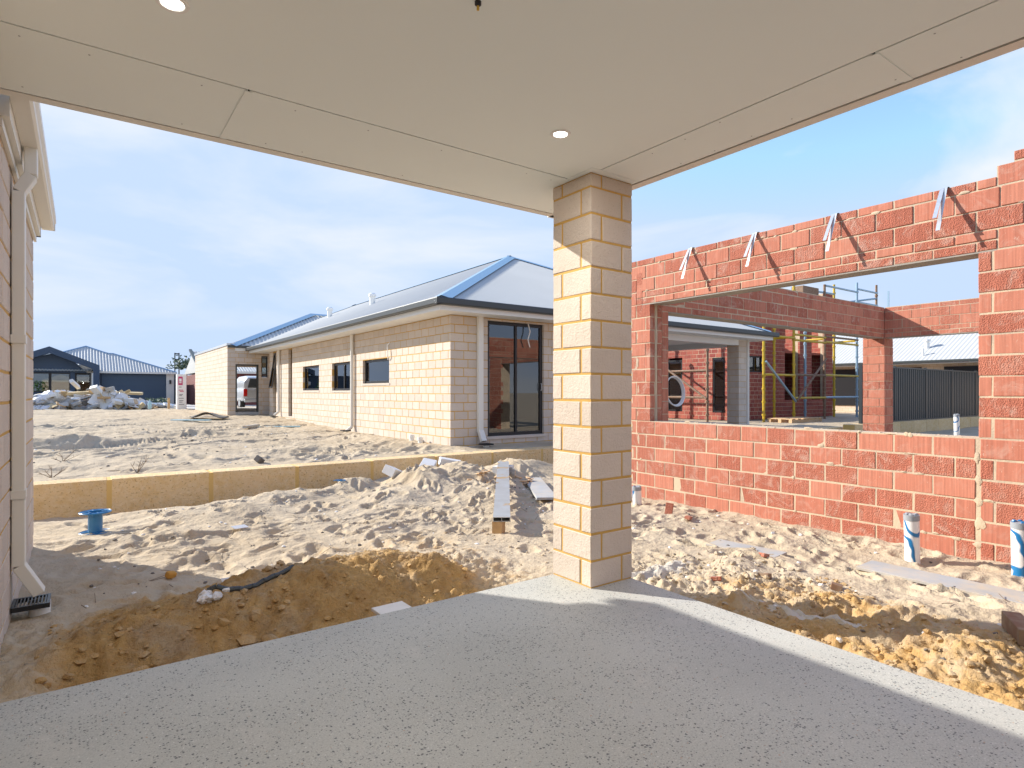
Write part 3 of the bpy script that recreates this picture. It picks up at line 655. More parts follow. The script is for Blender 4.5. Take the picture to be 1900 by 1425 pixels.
# loose lumps of damp sand: uncountable
def lump(mb, c, r, rg):
    t = (1 + 5 ** .5) / 2
    vs = [(-1, t, 0), (1, t, 0), (-1, -t, 0), (1, -t, 0), (0, -1, t), (0, 1, t), (0, -1, -t), (0, 1, -t), (t, 0, -1), (t, 0, 1), (-t, 0, -1), (-t, 0, 1)]
    fs = [(0, 11, 5), (0, 5, 1), (0, 1, 7), (0, 7, 10), (0, 10, 11), (1, 5, 9), (5, 11, 4), (11, 10, 2), (10, 7, 6), (7, 1, 8), (3, 9, 4), (3, 4, 2), (3, 2, 6), (3, 6, 8), (3, 8, 9), (4, 9, 5), (2, 4, 11), (6, 2, 10), (8, 6, 7), (9, 8, 1)]
    k = r / 1.9; sx, sy, sz = rg.uniform(.7, 1.3), rg.uniform(.7, 1.3), rg.uniform(.5, .9); a = rg.uniform(0, 6.28)
    P = []
    for p in vs:
        f = rg.uniform(.75, 1.2); x, y, z = p[0] * k * sx * f, p[1] * k * sy * f, p[2] * k * sz * f
        P.append((c[0] + x * math.cos(a) - y * math.sin(a), c[1] + x * math.sin(a) + y * math.cos(a), c[2] + z))
    mb.add(P, fs)
cl = MB()
def clods(n, x0, x1, y0, y1, r0, r1, ok=lambda x, y: True):
    for _ in range(n):
        x, y = rr.uniform(x0, x1), rr.uniform(y0, y1)
        if not ok(x, y): continue
        r = r0 + (r1 - r0) * rr.random() ** 3; lump(cl, (x, y, ground_z(x, y) + r * .12), r, rr)
clods(900, 3.07, 4.3, .45, 2.4, .004, .026); clods(420, 3.1, 4.6, 2.0, 3.3, .006, .03, lambda x, y: x < 4.7 - .3 * (y - 2)); clods(420, -.2, 2.3, 3.3, 4.3, .005, .03); clods(200, 1.6, 3.6, 3.7, 5.2, .005, .02); clods(26, -.1, 1.0, 3.28, 3.9, .02, .06); clods(500, .2, 2.3, 3.25, 4.35, .003, .014)
clods(260, 3.2, 5.9, 2.4, 4.6, .004, .016); clods(300, .5, 5.8, 4.6, 8.4, .004, .016)
o = cl.build('sand_clods', 'sand', None, (3, 2, -.1), smooth=True)
tag(o, 'small loose lumps of sand scattered over the dug ground', 'sand', kind='stuff')
ca = o.data.attributes.new('damp', 'FLOAT', 'POINT'); ca.data.foreach_set('value', np.array([.7 if (p[1] < 4.4 and p[0] < 2.6) else .6 if (p[0] > 3 and p[1] < 2.3) else .12 for p in cl.v], dtype=np.float32))
# ---------------------------------------------------------------- patio slab
mb = MB(); mb.prism([(-.34, -4.5), (3.018, -4.5), (3.018, 3.168), (-.34, 3.168)], -.30, 0, 'z')
tag(mb.build('patio_slab', 'slab', None, bevel=.006), kind='structure', label='grey honed aggregate concrete patio slab')
# ---------------------------------------------------------------- the house we stand at
h1 = thing('brick_house', 'cream brick house wing with white gutter and downpipe at left of the patio', 'house', (-.34, 4, -.1))
bw = Brickwork(); R1 = rows(-.172, 16) + [(2.58, 2.666)]
core = wall(bw, h1, 'X', -.34, 1, 2.2, 6.72, R1, thick=.23, rev=True, starts=(0, .1), name='side_wall', end_in=.008)
wall(bw, h1, 'Y', 6.72, 1, -4.0, -.34, R1, thick=.23, rev=True, starts=(.1, 0), name='end_wall', weight=.01, end_in=.008)
bw.finish('cream', h1, 260)
mb = MB(); mb.box(-.57, -.345, -4.5, 2.19, -.17, 2.666); mb.box(-.57, 3.0, -4.6, -4.5, -.17, 2.666); mb.box(-4.2, -4.0, -4.5, 6.7, -.17, 2.666)
mb.build('rear_wall', 'cream_tex', h1)
mb = MB(); mb.box(-.335, -.29, 3.9, 6.78, 2.64, 2.85); mb.box(-4.2, -.29, 6.73, 6.78, 2.64, 2.85); mb.build('fascia', 'trim', h1)
mb = MB(); mb.box(-.337, -.318, 3.9, 6.74, 2.585, 2.63); mb.build('eave_batten', 'trim', h1)
WG = [(0, .005), (.07, .005), (.082, .02), (.082, .06), (.095, .075), (.095, .115), (.08, .128), (.08, .136), (.103, .13), (.105, .065), (.09, .045), (.09, .005), (.076, -.006), (0, -.006)]
mb = MB(); gutter(mb, 'Y', -.288, 1, 3.85, 6.86, 2.735, WG); mb.build('gutter', 'trim', h1)
mb = MB(); mb.box(-.288, -.19, 6.86, 6.866, 2.729, 2.867); mb.build('gutter_end', 'trim', h1)
dp = MB()
def ring(y0, y1, pts):      # rectangular pipe swept through (x,z) points
    for (a, b) in zip(pts[:-1], pts[1:]):
        (xa, za), (xb, zb) = a, b; w = .062
        d = Vector((xb - xa, zb - za)).normalized(); nrm = Vector((-d.y, d.x)) * w / 2
        dp.add([(xa + nrm.x, y0, za + nrm.y), (xa - nrm.x, y0, za - nrm.y), (xa - nrm.x, y1, za - nrm.y), (xa + nrm.x, y1, za + nrm.y), (xb + nrm.x, y0, zb + nrm.y), (xb - nrm.x, y0, zb - nrm.y), (xb - nrm.x, y1, zb - nrm.y), (xb + nrm.x, y1, zb + nrm.y)],
               [(3, 2, 1, 0), (4, 5, 6, 7), (0, 1, 5, 4), (1, 2, 6, 5), (2, 3, 7, 6), (3, 0, 4, 7)])
ring(4.60, 4.70, [(-.245, 2.735), (-.245, 2.57), (-.303, 2.46), (-.303, .215), (-.205, .03)])
pipe = dp.build('downpipe', 'trim', h1, bevel=.005)
mb = MB()
for z in (1.55, .62): mb.box(-.338, -.268, 4.590, 4.711, z, z + .05)
mb.build('pipe_clip', 'trim', pipe)
c = 1 / math.sqrt(1 + .42 ** 2); mb = MB(); corrugated(mb, (-.24, 3.7, 2.86), (0, 1, 0), 3.14, (-c, 0, .42 * c), (.42 * c, 0, c), lambda t: min(2.0, 3.14 - t) * 1.08); mb.build('roof_sheet', 'roof', h1)
mb = MB(); corrugated(mb, (-4.2, 6.84, 2.86), (1, 0, 0), 3.96, (0, -c, .42 * c), (0, .42 * c, c), lambda t: min(3.96 - t, 2.0, t) * 1.08); mb.build('roof_sheet', 'roof', h1)
mb = MB(); mb.box(-4.0, -.6, -4.5, 6.5, 2.70, 2.75); mb.build('roof_deck', 'trim', h1)
# patio roof: lining sheets, soffit boards, gutters
pr_ = thing('patio_roof', 'flat beige lined ceiling and soffit over the concrete patio', 'roof', (1.3, 1.2, 2.666))
CZ = 2.666
def sheet(x0, x1, y0, y1, z=CZ, n='ceiling_sheet', t=.012): mb = MB(); mb.box(x0, x1, y0, y1, z, z + t); return mb.build(n, 'ceil', pr_)
sheet(-.339, 2.596, -4.5, 2.963); sheet(2.596, 2.663, -4.5, 2.727); 
sheet(-.339, .632, 2.974, 3.615, n='soffit_sheet'); sheet(.642, 3.026, 2.974, 3.615, n='soffit_sheet')
sheet(2.674, 3.026, -4.5, 1.120, n='soffit_sheet'); sheet(2.674, 3.026, 1.130, 2.727, n='soffit_sheet'); sheet(2.600, 3.026, 2.731, 2.9705, n='soffit_sheet')
for (a, b, c_, d) in ((.620, .654, 2.976, 3.612), (2.676, 3.024, 1.108, 1.142)):
    mb = MB(); mb.box(a, b, c_, d, CZ - .004, CZ - .001); mb.build('joint_strip', 'ceil', pr_)
mb = MB()
for k in range(16):
    for (fx, fy) in ((-.2 + k * .21, 3.05), (-.2 + k * .21, 3.55), (2.72, -1.0 + k * .24), (2.985, -1.0 + k * .24)):
        if rr.random() < .55 and not (2.6 < fx < 3.06 and 2.7 < fy < 3.2): mb.lathe((fx + rr.uniform(-.02, .02), fy, CZ), [(.0001, -.0012), (.0035, -.0010), (.0045, 0)], 8)
tag(mb.build('fixing_heads', 'greycap', pr_), kind='stuff')
mb = MB(); mb.box(-.33, 3.02, -4.49, 3.61, CZ + .03, CZ + .05); mb.build('ceiling_void', 'dark', pr_)
mb = MB(); mb.box(-.5, 3.075, 3.640, 3.660, CZ + .004, CZ + .17); mb.box(3.055, 3.075, -4.5, 3.64, CZ + .004, CZ + .17); mb.build('fascia', 'trim', pr_)
mb = MB(); gutter(mb, 'X', 3.662, 1, -.5, 3.17, CZ + .022, WG); mb.build('gutter', 'trim', pr_)
mb = MB(); gutter(mb, 'Y', 3.077, 1, -4.5, 3.76, CZ + .022, WG); mb.build('gutter', 'trim', pr_)
mb = MB(); mb.add([(-.5, 3.66, 2.81), (3.08, 3.66, 2.81), (1.3, 1.9, 3.5), (-.5, 1.9, 3.5)], [(0, 1, 2, 3)]); mb.add([(3.08, 3.66, 2.81), (3.08, -4.5, 2.81), (1.3, -4.5, 3.5), (1.3, 1.9, 3.5)], [(0, 1, 2, 3)]); mb.add([(-.5, 1.9, 3.5), (1.3, 1.9, 3.5), (1.3, -4.5, 3.5), (-.5, -4.5, 3.5)], [(0, 1, 2, 3)]); mb.build('roof_sheet', 'roof', pr_)
for i, (lx, ly) in enumerate(((2.117, 2.473), (.268, 2.464), (2.117, .35), (.268, .35), (2.117, -1.8), (.268, -1.8))):  # those behind the camera are added, unseen fill for ceiling and slab
    t = thing('downlight', ['round lit downlight in the ceiling near the brick pillar', 'round lit downlight at the top left edge of the ceiling', 'added fill downlight behind the camera near the open side', 'added fill downlight behind the camera near the house wall', 'added fill downlight at the far rear near the open side', 'added fill downlight at the far rear near the house wall'][i], 'ceiling light', (lx, ly, CZ), 'recessed downlights in the patio ceiling')
    mb = MB(); mb.lathe((lx, ly, CZ), [(.036, -.002), (.040, -.0065), (.054, -.006), (.057, 0)], 36); mb.build('rim', 'white', t, smooth=True)
    mb = MB(); mb.lathe((lx, ly, CZ), [(.0001, -.003), (.0365, -.003)], 36); mb.build('lens', LAMP, t)
    la = bpy.data.lights.new('downlight_lamp', 'AREA'); la.shape = 'DISK'; la.size = .07; la.energy = 2.6; la.color = (1.0, .95, .88)
    lo = bpy.data.objects.new('downlight_lamp', la); link(lo); lo.parent = t; lo.location = (0, 0, -.012)
t = thing('ceiling_cable_end', 'black cable end with brass tip poking down through the ceiling', 'cable', (1.16, 1.811, CZ))
mb = MB(); mb.lathe((1.16, 1.811, CZ), [(.012, 0), (.012, -.012), (.007, -.016), (.0001, -.016)], 14); mb.build('grommet', 'black', t, smooth=True)
mb = MB(); mb.tube((1.16, 1.811, CZ - .014), (1.161, 1.813, CZ - .030), .005, 8); mb.build('terminal', 'brass', t, smooth=True)
# ---------------------------------------------------------------- brick pillar
pl = thing('brick_pillar', 'cream brick pillar with yellow mortar at the corner of the patio slab', 'pillar', (2.83, 2.97, 0))
PX, PY, PS = 2.64, 2.785, .38
mb = MB(); mb.box(PX + .004, PX + PS - .004, PY + .004, PY + PS - .004, 0, 2.664); core = mb.build('mortar_core', 'mort_y', pl)
bw = Brickwork(); w, g = .090, .013
for r in range(16):
    z0 = .008 + r * .1717; z1 = z0 + .1585
    if r == 15: z0, z1 = 2.582, 2.660
    for k in range(4):
        if r % 2 == 0: bx = [(0, PS - w - g, 0, w), (PS - w, PS, 0, PS - w - g), (w + g, PS, PS - w, PS), (0, w, w + g, PS)][k]
        else: bx = [(w + g, PS, 0, w), (0, w, 0, PS - w - g), (0, PS - w - g, PS - w, PS), (PS - w, PS, w + g, PS)][k]
        bw.add(PX + bx[0], PX + bx[1], PY + bx[2], PY + bx[3], z0, z1, core)
bw.finish('cream', pl, 80)
# drain under the downpipe
t = thing('drain_grate', 'black slotted drain grate under the white downpipe of the patio house', 'drain', (-.2, 4.62, ground_z(-.2, 4.62)))
GZ = -.012; mb = MB(); mb.box(-.335, -.152, 4.545, 4.565, GZ - .028, GZ); mb.box(-.335, -.152, 4.735, 4.755, GZ - .028, GZ); mb.box(-.335, -.320, 4.565, 4.735, GZ - .028, GZ); mb.box(-.167, -.152, 4.565, 4.735, GZ - .028, GZ)
for k in range(9): x = -.316 + k * .0172; mb.box(x, x + .007, 4.565, 4.735, GZ - .020, GZ - .001)
mb.build('grate', 'black', t)
mb = MB(); mb.lathe((-.205, 4.65, ground_z(-.2, 4.6) - .03), [(.054, 0), (.056, .14 - .03)], 24); mb.build('riser', 'pvc', t, smooth=True)
# ---------------------------------------------------------------- unfinished red brick house on the right
rd = thing('unfinished_house', 'roofless unfinished red brick house with a wide window opening right of the pillar', 'house', (8, 3.5, -.14))
bw = Brickwork(); C = .1705; ZS = .882; RX = 6.0
def redrows(z0, n, h=C): return [(z0 + i * h, z0 + (i + 1) * h) for i in range(n)]
body = redrows(ZS - 7 * C, 16)                       # up to the head of the opening
ZL = ZS + 9 * C
op = [(1.72, 5.22, ZS, ZL)]
low, high = body[:7], body[7:]
fw = wall(bw, rd, 'X', RX, -1, -.6, 5.76, body, op, 'mort_b', .225, .31, .012, (9, 9), name='front_wall', rev=True, weight=1.6)
wall(bw, fw, 'X', RX, -1, 1.737, 5.76, low, (), 'mort_b', .225, .31, .012, (0, 0), rev=True, weight=1.6, build_core=False)
wall(bw, fw, 'X', RX, -1, -.6, 1.708, low, (), 'mort_b', .225, .31, .012, (.0, .10), rev=True, weight=1.6, build_core=False)
wall(bw, fw, 'X', RX, -1, 5.22, 5.76, high, (), 'mort_b', .225, .31, .012, (0, 0), rev=True, weight=1.6, build_core=False)
wall(bw, fw, 'X', RX, -1, -.6, 1.72, high, (), 'mort_b', .225, .31, .012, (.10, .0), rev=True, weight=1.6, build_core=False)
for k, (zb_, zt_) in enumerate(body):
    if k % 2 == 1: bw.add(RX, RX + .09, (1.62 if k < 7 else 1.632), (1.708 if k < 7 else 1.72), zb_, zt_ - .012, fw, 1.6)
# courses over the opening: thin-thin, two full, one thin; the ends keep full courses
H2 = C / 2
for (rws, b0, b1) in (([(ZL, ZL + H2), (ZL + H2, ZL + C)], 1.60, 5.45), ([(ZL, ZL + C)], -.6, 1.588), ([(ZL, ZL + C)], 5.462, 5.76),
                      ([(ZL + C, ZL + 2 * C), (ZL + 2 * C, ZL + 3 * C)], -.6, 5.76), ([(ZL + 3 * C, ZL + 3 * C + H2)], 1.605, 5.76), ([(ZL + 3 * C, ZL + 4 * C)], -.6, 1.592), ([(ZL + 4 * C, ZL + 4 * C + H2)], -.6, 1.49)):
    wall(bw, fw, 'X', RX, -1, b0, b1, rws, (), 'mort_b', .225, .31, .012, (0, 0), rev=True, weight=1.6, build_core=False)
mb = MB(); mb.box(RX + .006, RX + .225, -.6, 5.76, ZL, ZL + 3 * C); mb.box(RX + .006, RX + .225, 1.6, 5.76, ZL + 3 * C, ZL + 3 * C + H2 - .012); mb.box(RX + .006, RX + .225, -.6, 1.6, ZL + 3 * C, ZL + 4 * C - .012); mb.box(RX + .006, RX + .225, -.6, 1.49, ZL + 4 * C - .012, ZL + 4 * C + H2 - .012)
mb.build('lintel_mortar', 'mort_b', rd)
# inner leaf: the reveals of both jambs and the back of the wall
wall(bw, fw, 'X', RX + .232, 1, -.6, 5.76, body, op, 'mort_b', .1, .31, .012, (.12, .12), rev=True, weight=.25, build_core=False, depth=.088)
wall(bw, fw, 'X', RX + .232, 1, -.6, 5.76, redrows(ZL, 3), (), 'mort_b', .1, .31, .012, (.12, .12), rev=True, weight=.25, build_core=False, depth=.088)
mb = MB(); mb.box(RX + .002, RX + .228, 1.60, 5.36, ZL - .014, ZL - .002); mb.build('steel_lintel', 'lintel', rd)
# return beam, corner pier and far beam
BY = 5.22; BZ = 2.335
beamrows = [(BZ, BZ + H2), (BZ + H2, BZ + C), (BZ + C, BZ + 2 * C), (BZ + 2 * C, BZ + 3 * C), (BZ + 3 * C, BZ + 3 * C + H2)]
b1 = wall(bw, rd, 'Y', BY, -1, 6.24, 12.88, beamrows, (), 'mort_b', .225, .31, .012, (0, 0), name='return_beam', weight=.8)
wall(bw, b1, 'Y', BY + .232, 1, 6.0, 13.27, beamrows, (), 'mort_b', .1, .31, .012, (0, 0), build_core=False, weight=.01)
mb = MB(); mb.box(6.36, 12.9, BY + .004, BY + .226, BZ - .014, BZ - .002); mb.build('steel_lintel', 'lintel', rd)
stub = redrows(BZ - 15 * C, 15)
wall(bw, rd, 'Y', BY, -1, 6.24, 6.36, stub, (), 'mort_b', .225, .31, .012, (0, 0), name='return_jamb', weight=.8)
PXX = 12.88; mb = MB(); mb.box(PXX + .007, PXX + .383, BY + .007, BY + .393, BZ - 15 * C, BZ + 3.4 * C); pc = mb.build('pier_core', 'mort_b', rd)
for r in range(18):
    z0 = BZ - 15 * C + r * C; z1 = z0 + C - .012
    for k in range(4):
        P, Q = .39, .40; w_, g_ = .09, .012
        if r % 2: b_ = [(0, P - w_ - g_, 0, w_), (P - w_, P, 0, Q - w_ - g_), (w_ + g_, P, Q - w_, Q), (0, w_, w_ + g_, Q)][k]
        else: b_ = [(w_ + g_, P, 0, w_), (0, w_, 0, Q - w_ - g_), (0, P - w_ - g_, Q - w_, Q), (P - w_, P, w_ + g_, Q)][k]
        bw.add(PXX + b_[0], PXX + b_[1], BY + b_[2], BY + b_[3], z0, z1, pc, .9 if k in (0, 3) else .05)
b2 = wall(bw, rd, 'X', PXX, -1, 2.0, 5.21, beamrows, (), 'mort_b', .225, .31, .012, (0, 0), name='far_beam', rev=True, weight=.8)
mb = MB(); mb.box(PXX + .004, PXX + .222, 1.9, 5.21, BZ - .014, BZ - .002); mb.build('steel_lintel', 'lintel', rd)
wall(bw, rd, 'X', PXX, -1, 1.2, 1.99, redrows(BZ - 15 * C, 18), (), 'mort_b', .4, .31, .012, (0, 0), name='far_pier', weight=.02)
bw.finish('red', rd, 295, jitter=.003)
mb = MB(); mb.box(PXX + .26, PXX + .275, BY + .02, BY + .05, BZ + 3.3 * C, BZ + 5.6 * C); mb.build('hold_down_rod', 'bluetube', rd)
# raked mortar snots on the sill
mb = MB()
for k in range(60): lump(mb, (RX + rr.uniform(.0, .21), rr.uniform(1.75, 5.2), ZS - .006), rr.uniform(.006, .018), rr)
tag(mb.build('mortar_crumbs', 'mort_b', rd), kind='stuff')
# smeared mortar where the left and right jambs were toothed in
mb = MB()
def smear(cx, cy, cz, w_, h_, normal):
    """an irregular thin scab of mortar on a wall face"""
    n_ = 11; ring_ = []
    for i in range(n_):
        a_ = 2 * math.pi * i / n_; f_ = rr.uniform(.6, 1.2); u_, v_ = w_ * f_ * math.cos(a_), h_ * f_ * math.sin(a_)
        ring_.append((cx, cy + u_, cz + v_) if normal == 'X' else (cx + u_, cy, cz + v_))
    top_ = (cx - .007, cy, cz) if normal == 'X' else (cx, cy - .007, cz)
    mb.add(ring_ + [top_], [(i, (i + 1) % n_, n_) for i in range(n_)])
for k in range(14): smear(RX + .0005, 5.46 + (.07 if k % 2 else -.03) + rr.uniform(-.01, .01), ZS - 5.5 * C + k * C, .016, .075, 'X')
for k in range(5): smear(RX + .0005, 1.722 + rr.uniform(-.01, .01), ZS - 5.2 * C + k * C * 1.05, rr.uniform(.022, .045), rr.uniform(.03, .06), 'X')
for k in range(10): smear(RX + .115 + rr.uniform(-.008, .008), BY + .0005, ZS + .08 + k * .155, .02, .085, 'Y')
for k in range(26): smear(RX + .0005, rr.uniform(1.0, 5.6), ZS - rr.randrange(0, 6) * C + rr.uniform(-.012, .012), rr.uniform(.015, .06), rr.uniform(.008, .022), 'X')
for k in range(16): smear(RX + .0005, rr.uniform(1.0, 5.6), ZL + C * rr.choice((1, 2, 3)) + rr.uniform(-.012, .012), rr.uniform(.015, .06), rr.uniform(.008, .02), 'X')
tag(mb.build('mortar_smear', 'mort_b', rd, smooth=True), kind='stuff')
for sy in (4.572, 3.718, 2.866, 1.95):
    for (dy, tx, tz) in ((0, 5.82, 2.615), (.022, 5.815, 2.722)):
        mb = MB(); wd, th = .016, .0012
        p = [(RX + .12, ZL + 3.5 * C - .008), (RX + .02, ZL + 3.5 * C + .004), (RX - .012, ZL + 3.5 * C - .006), ((RX + tx) / 2 - .004, (ZL + 3.5 * C + tz) / 2 + .002), (tx, tz)]
        y = sy + dy
        for a, b in zip(p[:-1], p[1:]):
            mb.add([(a[0], y - wd, a[1]), (a[0], y + wd, a[1]), (b[0], y + wd, b[1]), (b[0], y - wd, b[1]), (a[0], y - wd, a[1] - th), (a[0], y + wd, a[1] - th), (b[0], y + wd, b[1] - th), (b[0], y - wd, b[1] - th)], [(0, 1, 2, 3), (7, 6, 5, 4), (0, 3, 7, 4), (1, 5, 6, 2)])
        mb.build('roof_tie_strap', 'galv', rd)
# ---------------------------------------------------------------- limestone retaining wall
rt = thing('retaining_wall', 'low limestone block retaining wall across the sand behind the blue reel', 'wall', (3, 9.0, -.2))
xs = [-3.2, -2.05, -.88, .284, 1.416, 2.553, 3.70, 4.84, 5.98, 7.12, 8.26, 9.4, 10.54, 11.68, 12.8, 13.9, 15, 16.1, 17.2, 18.3, 18.85]
mb = MB(); mb.box(xs[0], xs[-1], 8.857, 9.195, -.40, .172); core = mb.build('joint_mortar', 'limejoint', rt)
for a, b in zip(xs[:-1], xs[1:]):
    mb = MB(); mb.box(a + .020, b - .020, 8.85 + rr.uniform(-.006, .006), 9.21, -.42, .180 + rr.uniform(-.004, .004)); mb.build('limestone_block', 'lime', rt, bevel=.012)
# ---------------------------------------------------------------- cream house behind the retaining wall
h2 = thing('brick_bungalow', 'finished cream brick bungalow with grey corrugated hip roof behind the retaining wall', 'house', (11, 20, .15))
bw = Brickwork(); HX, HY = 5.87, 10.16; R2 = rows(.024, 16)
w_long = [(13.03, 14.65, 1.475, 2.065), (15.33, 16.97, 1.30, 2.08), (18.12, 19.75, 1.31, 2.08), (20.97, 21.43, .42, 2.74), (23.05, 23.5, .42, 2.74)]
lw = wall(bw, h2, 'X', HX, -1, HY, 24.0, R2, w_long, starts=(0, .1), name='long_wall', end_in=.008)
ew = wall(bw, h2, 'Y', HY, -1, HX, 12.2, R2, [(6.744, 8.22, .345, 2.73)], starts=(.1, 0), name='end_wall', end_in=.008)
GX0, GY0 = 4.587, 25.09
R3 = rows(.20, 17)[:16] + [(.20 + 16 * .172, 3.06)]
wall(bw, h2, 'X', GX0, -1, GY0, 33.1, R3, (), starts=(0, .1), name='garage_wall', end_in=.008)
wall(bw, h2, 'Y', GY0, -1, GX0, 6.3, R3, [(4.875, 5.727, .1, 2.35), (5.83, 6.07, 1.85, 2.70)], starts=(.1, 0), name='garage_return', end_in=.008)
wall(bw, h2, 'X', 12.2, 1, HY, 14.2, R2, (), starts=(.1, 0), name='alfresco_wall', weight=.02, end_in=.008)
wall(bw, h2, 'Y', 14.2, -1, 12.2, 15.9, R2, (), starts=(.0, .0), name='alfresco_back', weight=.3)
mb = MB(); mb.box(15.517, 15.893, 10.167, 10.543, .1, 2.775); pc = mb.build('alfresco_pillar', 'mort_y', h2)
for r in range(15):
    z0 = .2 + r * .172; z1 = z0 + .162
    for k in range(4):
        P = .39; w_, g_ = .09, .01
        if r % 2: b_ = [(0, P - w_ - g_, 0, w_), (P - w_, P, 0, P - w_ - g_), (w_ + g_, P, P - w_, P), (0, w_, w_ + g_, P)][k]
        else: b_ = [(w_ + g_, P, 0, w_), (0, w_, 0, P - w_ - g_), (0, P - w_ - g_, P - w_, P), (P - w_, P, w_ + g_, P)][k]
        bw.add(15.51 + b_[0], 15.51 + b_[1], 10.16 + b_[2], 10.16 + b_[3], z0, z1, pc, .9 if k in (0, 3) else .01)
bw.finish('cream', h2, 295)
mb = MB(); mb.box(6.3, 6.5, 23.8, 25.3, .1, 2.9); mb.box(6.08, 6.3, 23.82, 24.0, .1, 2.9); mb.box(15.7, 15.9, 14.21, 33.1, .1, 2.77); mb.box(10.6, 15.7, 32.9, 33.1, .1, 2.77); mb.box(4.8, 5.5, 32.9, 33.09, .2, 2.9); mb.box(5.5, 10.6, 32.9, 33.09, 2.55, 2.9); mb.box(10.5, 10.7, 25.3, 32.9, .1, 2.9); mb.box(6.5, 10.5, 25.1, 25.3, .1, 2.9)
mb.build('rear_wall', 'cream_tex', h2)
mb = MB(); mb.box(6.07, 15.7, 10.37, 32.9, .10, .33); mb.build('floor', 'concrete', h2)
mb = MB(); mb.box(4.79, 10.5, 25.1, 33.3, .12, .47); mb.build('garage_floor', 'concrete', h2)
mb = MB(); mb.box(6.1, 12.0, 14.0, 14.1, .33, 2.7); mb.box(9.2, 9.3, 10.4, 14.0, .33, 2.7); mb.box(7.5, 7.6, 14.1, 23.8, .33, 2.7); mb.build('partition', 'white', h2)
# roof, soffit, fascia, gutters
EX0, EX1, EY0, EY1 = 5.37, 16.40, 9.66, 33.6
mb = MB(); mb.box(EX0, EX1, EY0, 25.0, 2.782, 2.79); mb.box(6.5, EX1, 25.0, EY1, 2.782, 2.79); mb.build('soffit', 'white', h2)
mb = MB(); mb.box(EX0 - .022, EX0, EY0 - .022, 25.0, 2.775, 2.965); mb.box(EX1, EX1 + .022, EY0 - .022, EY1, 2.775, 2.965); mb.box(EX0, EX1, EY0 - .022, EY0, 2.775, 2.965); mb.build('fascia', 'white', h2)
mb = MB(); gutter(mb, 'Y', EX0 - .024, -1, EY0 - .15, 25.0, 2.875); mb.build('gutter', 'dkgutter', h2)
mb = MB(); gutter(mb, 'X', EY0 - .024, -1, EX0 - .15, EX1 + .15, 2.875); mb.build('gutter', 'dkgutter', h2)
mb = MB(); mb.box(EX0 - .15, EX0 - .024, 25.0, 25.006, 2.867, 2.99); mb.build('gutter_end', 'dkgutter', h2)
hip_roof(h2, EX0 - .05, EX1 + .05, EY0 - .05, EY1, 2.985, .452)
# garage wing roof behind its parapet
mb = MB(); cc = 1 / math.sqrt(1 + .45 ** 2); sl = 1 / cc
corrugated(mb, (GX0 + .1, GY0 - .05, 3.06), (1, 0, 0), 8.0, (0, cc, .45 * cc), (0, -.45 * cc, cc), lambda t: min(t, 4.45) * sl, pitch=.19, amp=.018); mb.build('roof_sheet', 'roof', h2)
mb = MB(); corrugated(mb, (GX0 + .1, GY0 - .05, 3.06), (0, 1, 0), 8.9, (cc, 0, .45 * cc), (-.45 * cc, 0, cc), lambda t: min(t, 8.9 - t) * sl, pitch=.19, amp=.018); mb.build('roof_sheet', 'roof', h2)
mb = MB(); a = Vector((GX0 + .1, GY0 - .05, 3.06)); b = Vector((GX0 + 4.55, GY0 + 4.4, 3.06 + 4.45 * .45)); sd = Vector((-.7071, .7071, 0))
vs = []
for p in (a, b): vs += [p + Vector((0, 0, .06)), p + sd * .25 + Vector((0, 0, -.03)), p - sd * .25 + Vector((0, 0, -.03))]
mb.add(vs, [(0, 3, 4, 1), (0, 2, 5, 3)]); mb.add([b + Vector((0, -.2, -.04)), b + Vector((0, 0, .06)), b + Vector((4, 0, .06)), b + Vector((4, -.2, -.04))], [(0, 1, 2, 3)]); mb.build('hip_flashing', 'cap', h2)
mb = MB(); mb.box(GX0 - .03, GX0 + .26, GY0 - .02, 33.2, 3.061, 3.155); mb.build('parapet_cap', 'galv', h2)
mb = MB(); mb.box(GX0 + .0, 6.4, GY0 - .10, GY0 - .01, 2.985, 3.075); mb.build('garage_gutter', 'dkgutter', h2)
mb = MB(); mb.box(GX0 + .27, 5.4, GY0 - .025, GY0 - .004, 2.87, 2.98); mb.build('garage_fascia', 'white', h2)
for (vx, vy, vz) in ((8.42, 20.12, 4.34), (8.54, 24.96, 4.40)):
    mb = MB(); mb.lathe((vx, vy, vz - .1), [(.10, 0), (.10, .42), (.14, .42), (.14, .50), (.10, .54), (.0001, .55)], 16); mb.build('roof_vent', 'white', h2, smooth=True)
# windows, doors
window(h2, 'X', HX, -1, 13.04, 14.64, 1.485, 2.06); window(h2, 'X', HX, -1, 15.34, 16.96, 1.31, 2.07, mull=(16.15,)); window(h2, 'X', HX, -1, 18.13, 19.74, 1.32, 2.07)
window(h2, 'X', HX, -1, 20.98, 21.42, .43, 2.73, inset=.1); window(h2, 'X', HX, -1, 23.06, 23.49, .43, 2.73, inset=.1)
for (a0, a1, zs) in ((13.03, 14.65, 1.475), (15.33, 16.97, 1.30), (18.12, 19.75, 1.31)):
    mb = MB(); mb.box(HX - .012, HX + .12, a0 - .03, a1 + .03, zs - .055, zs - .002); mb.build('sill', 'cream', h2, bevel=.004)
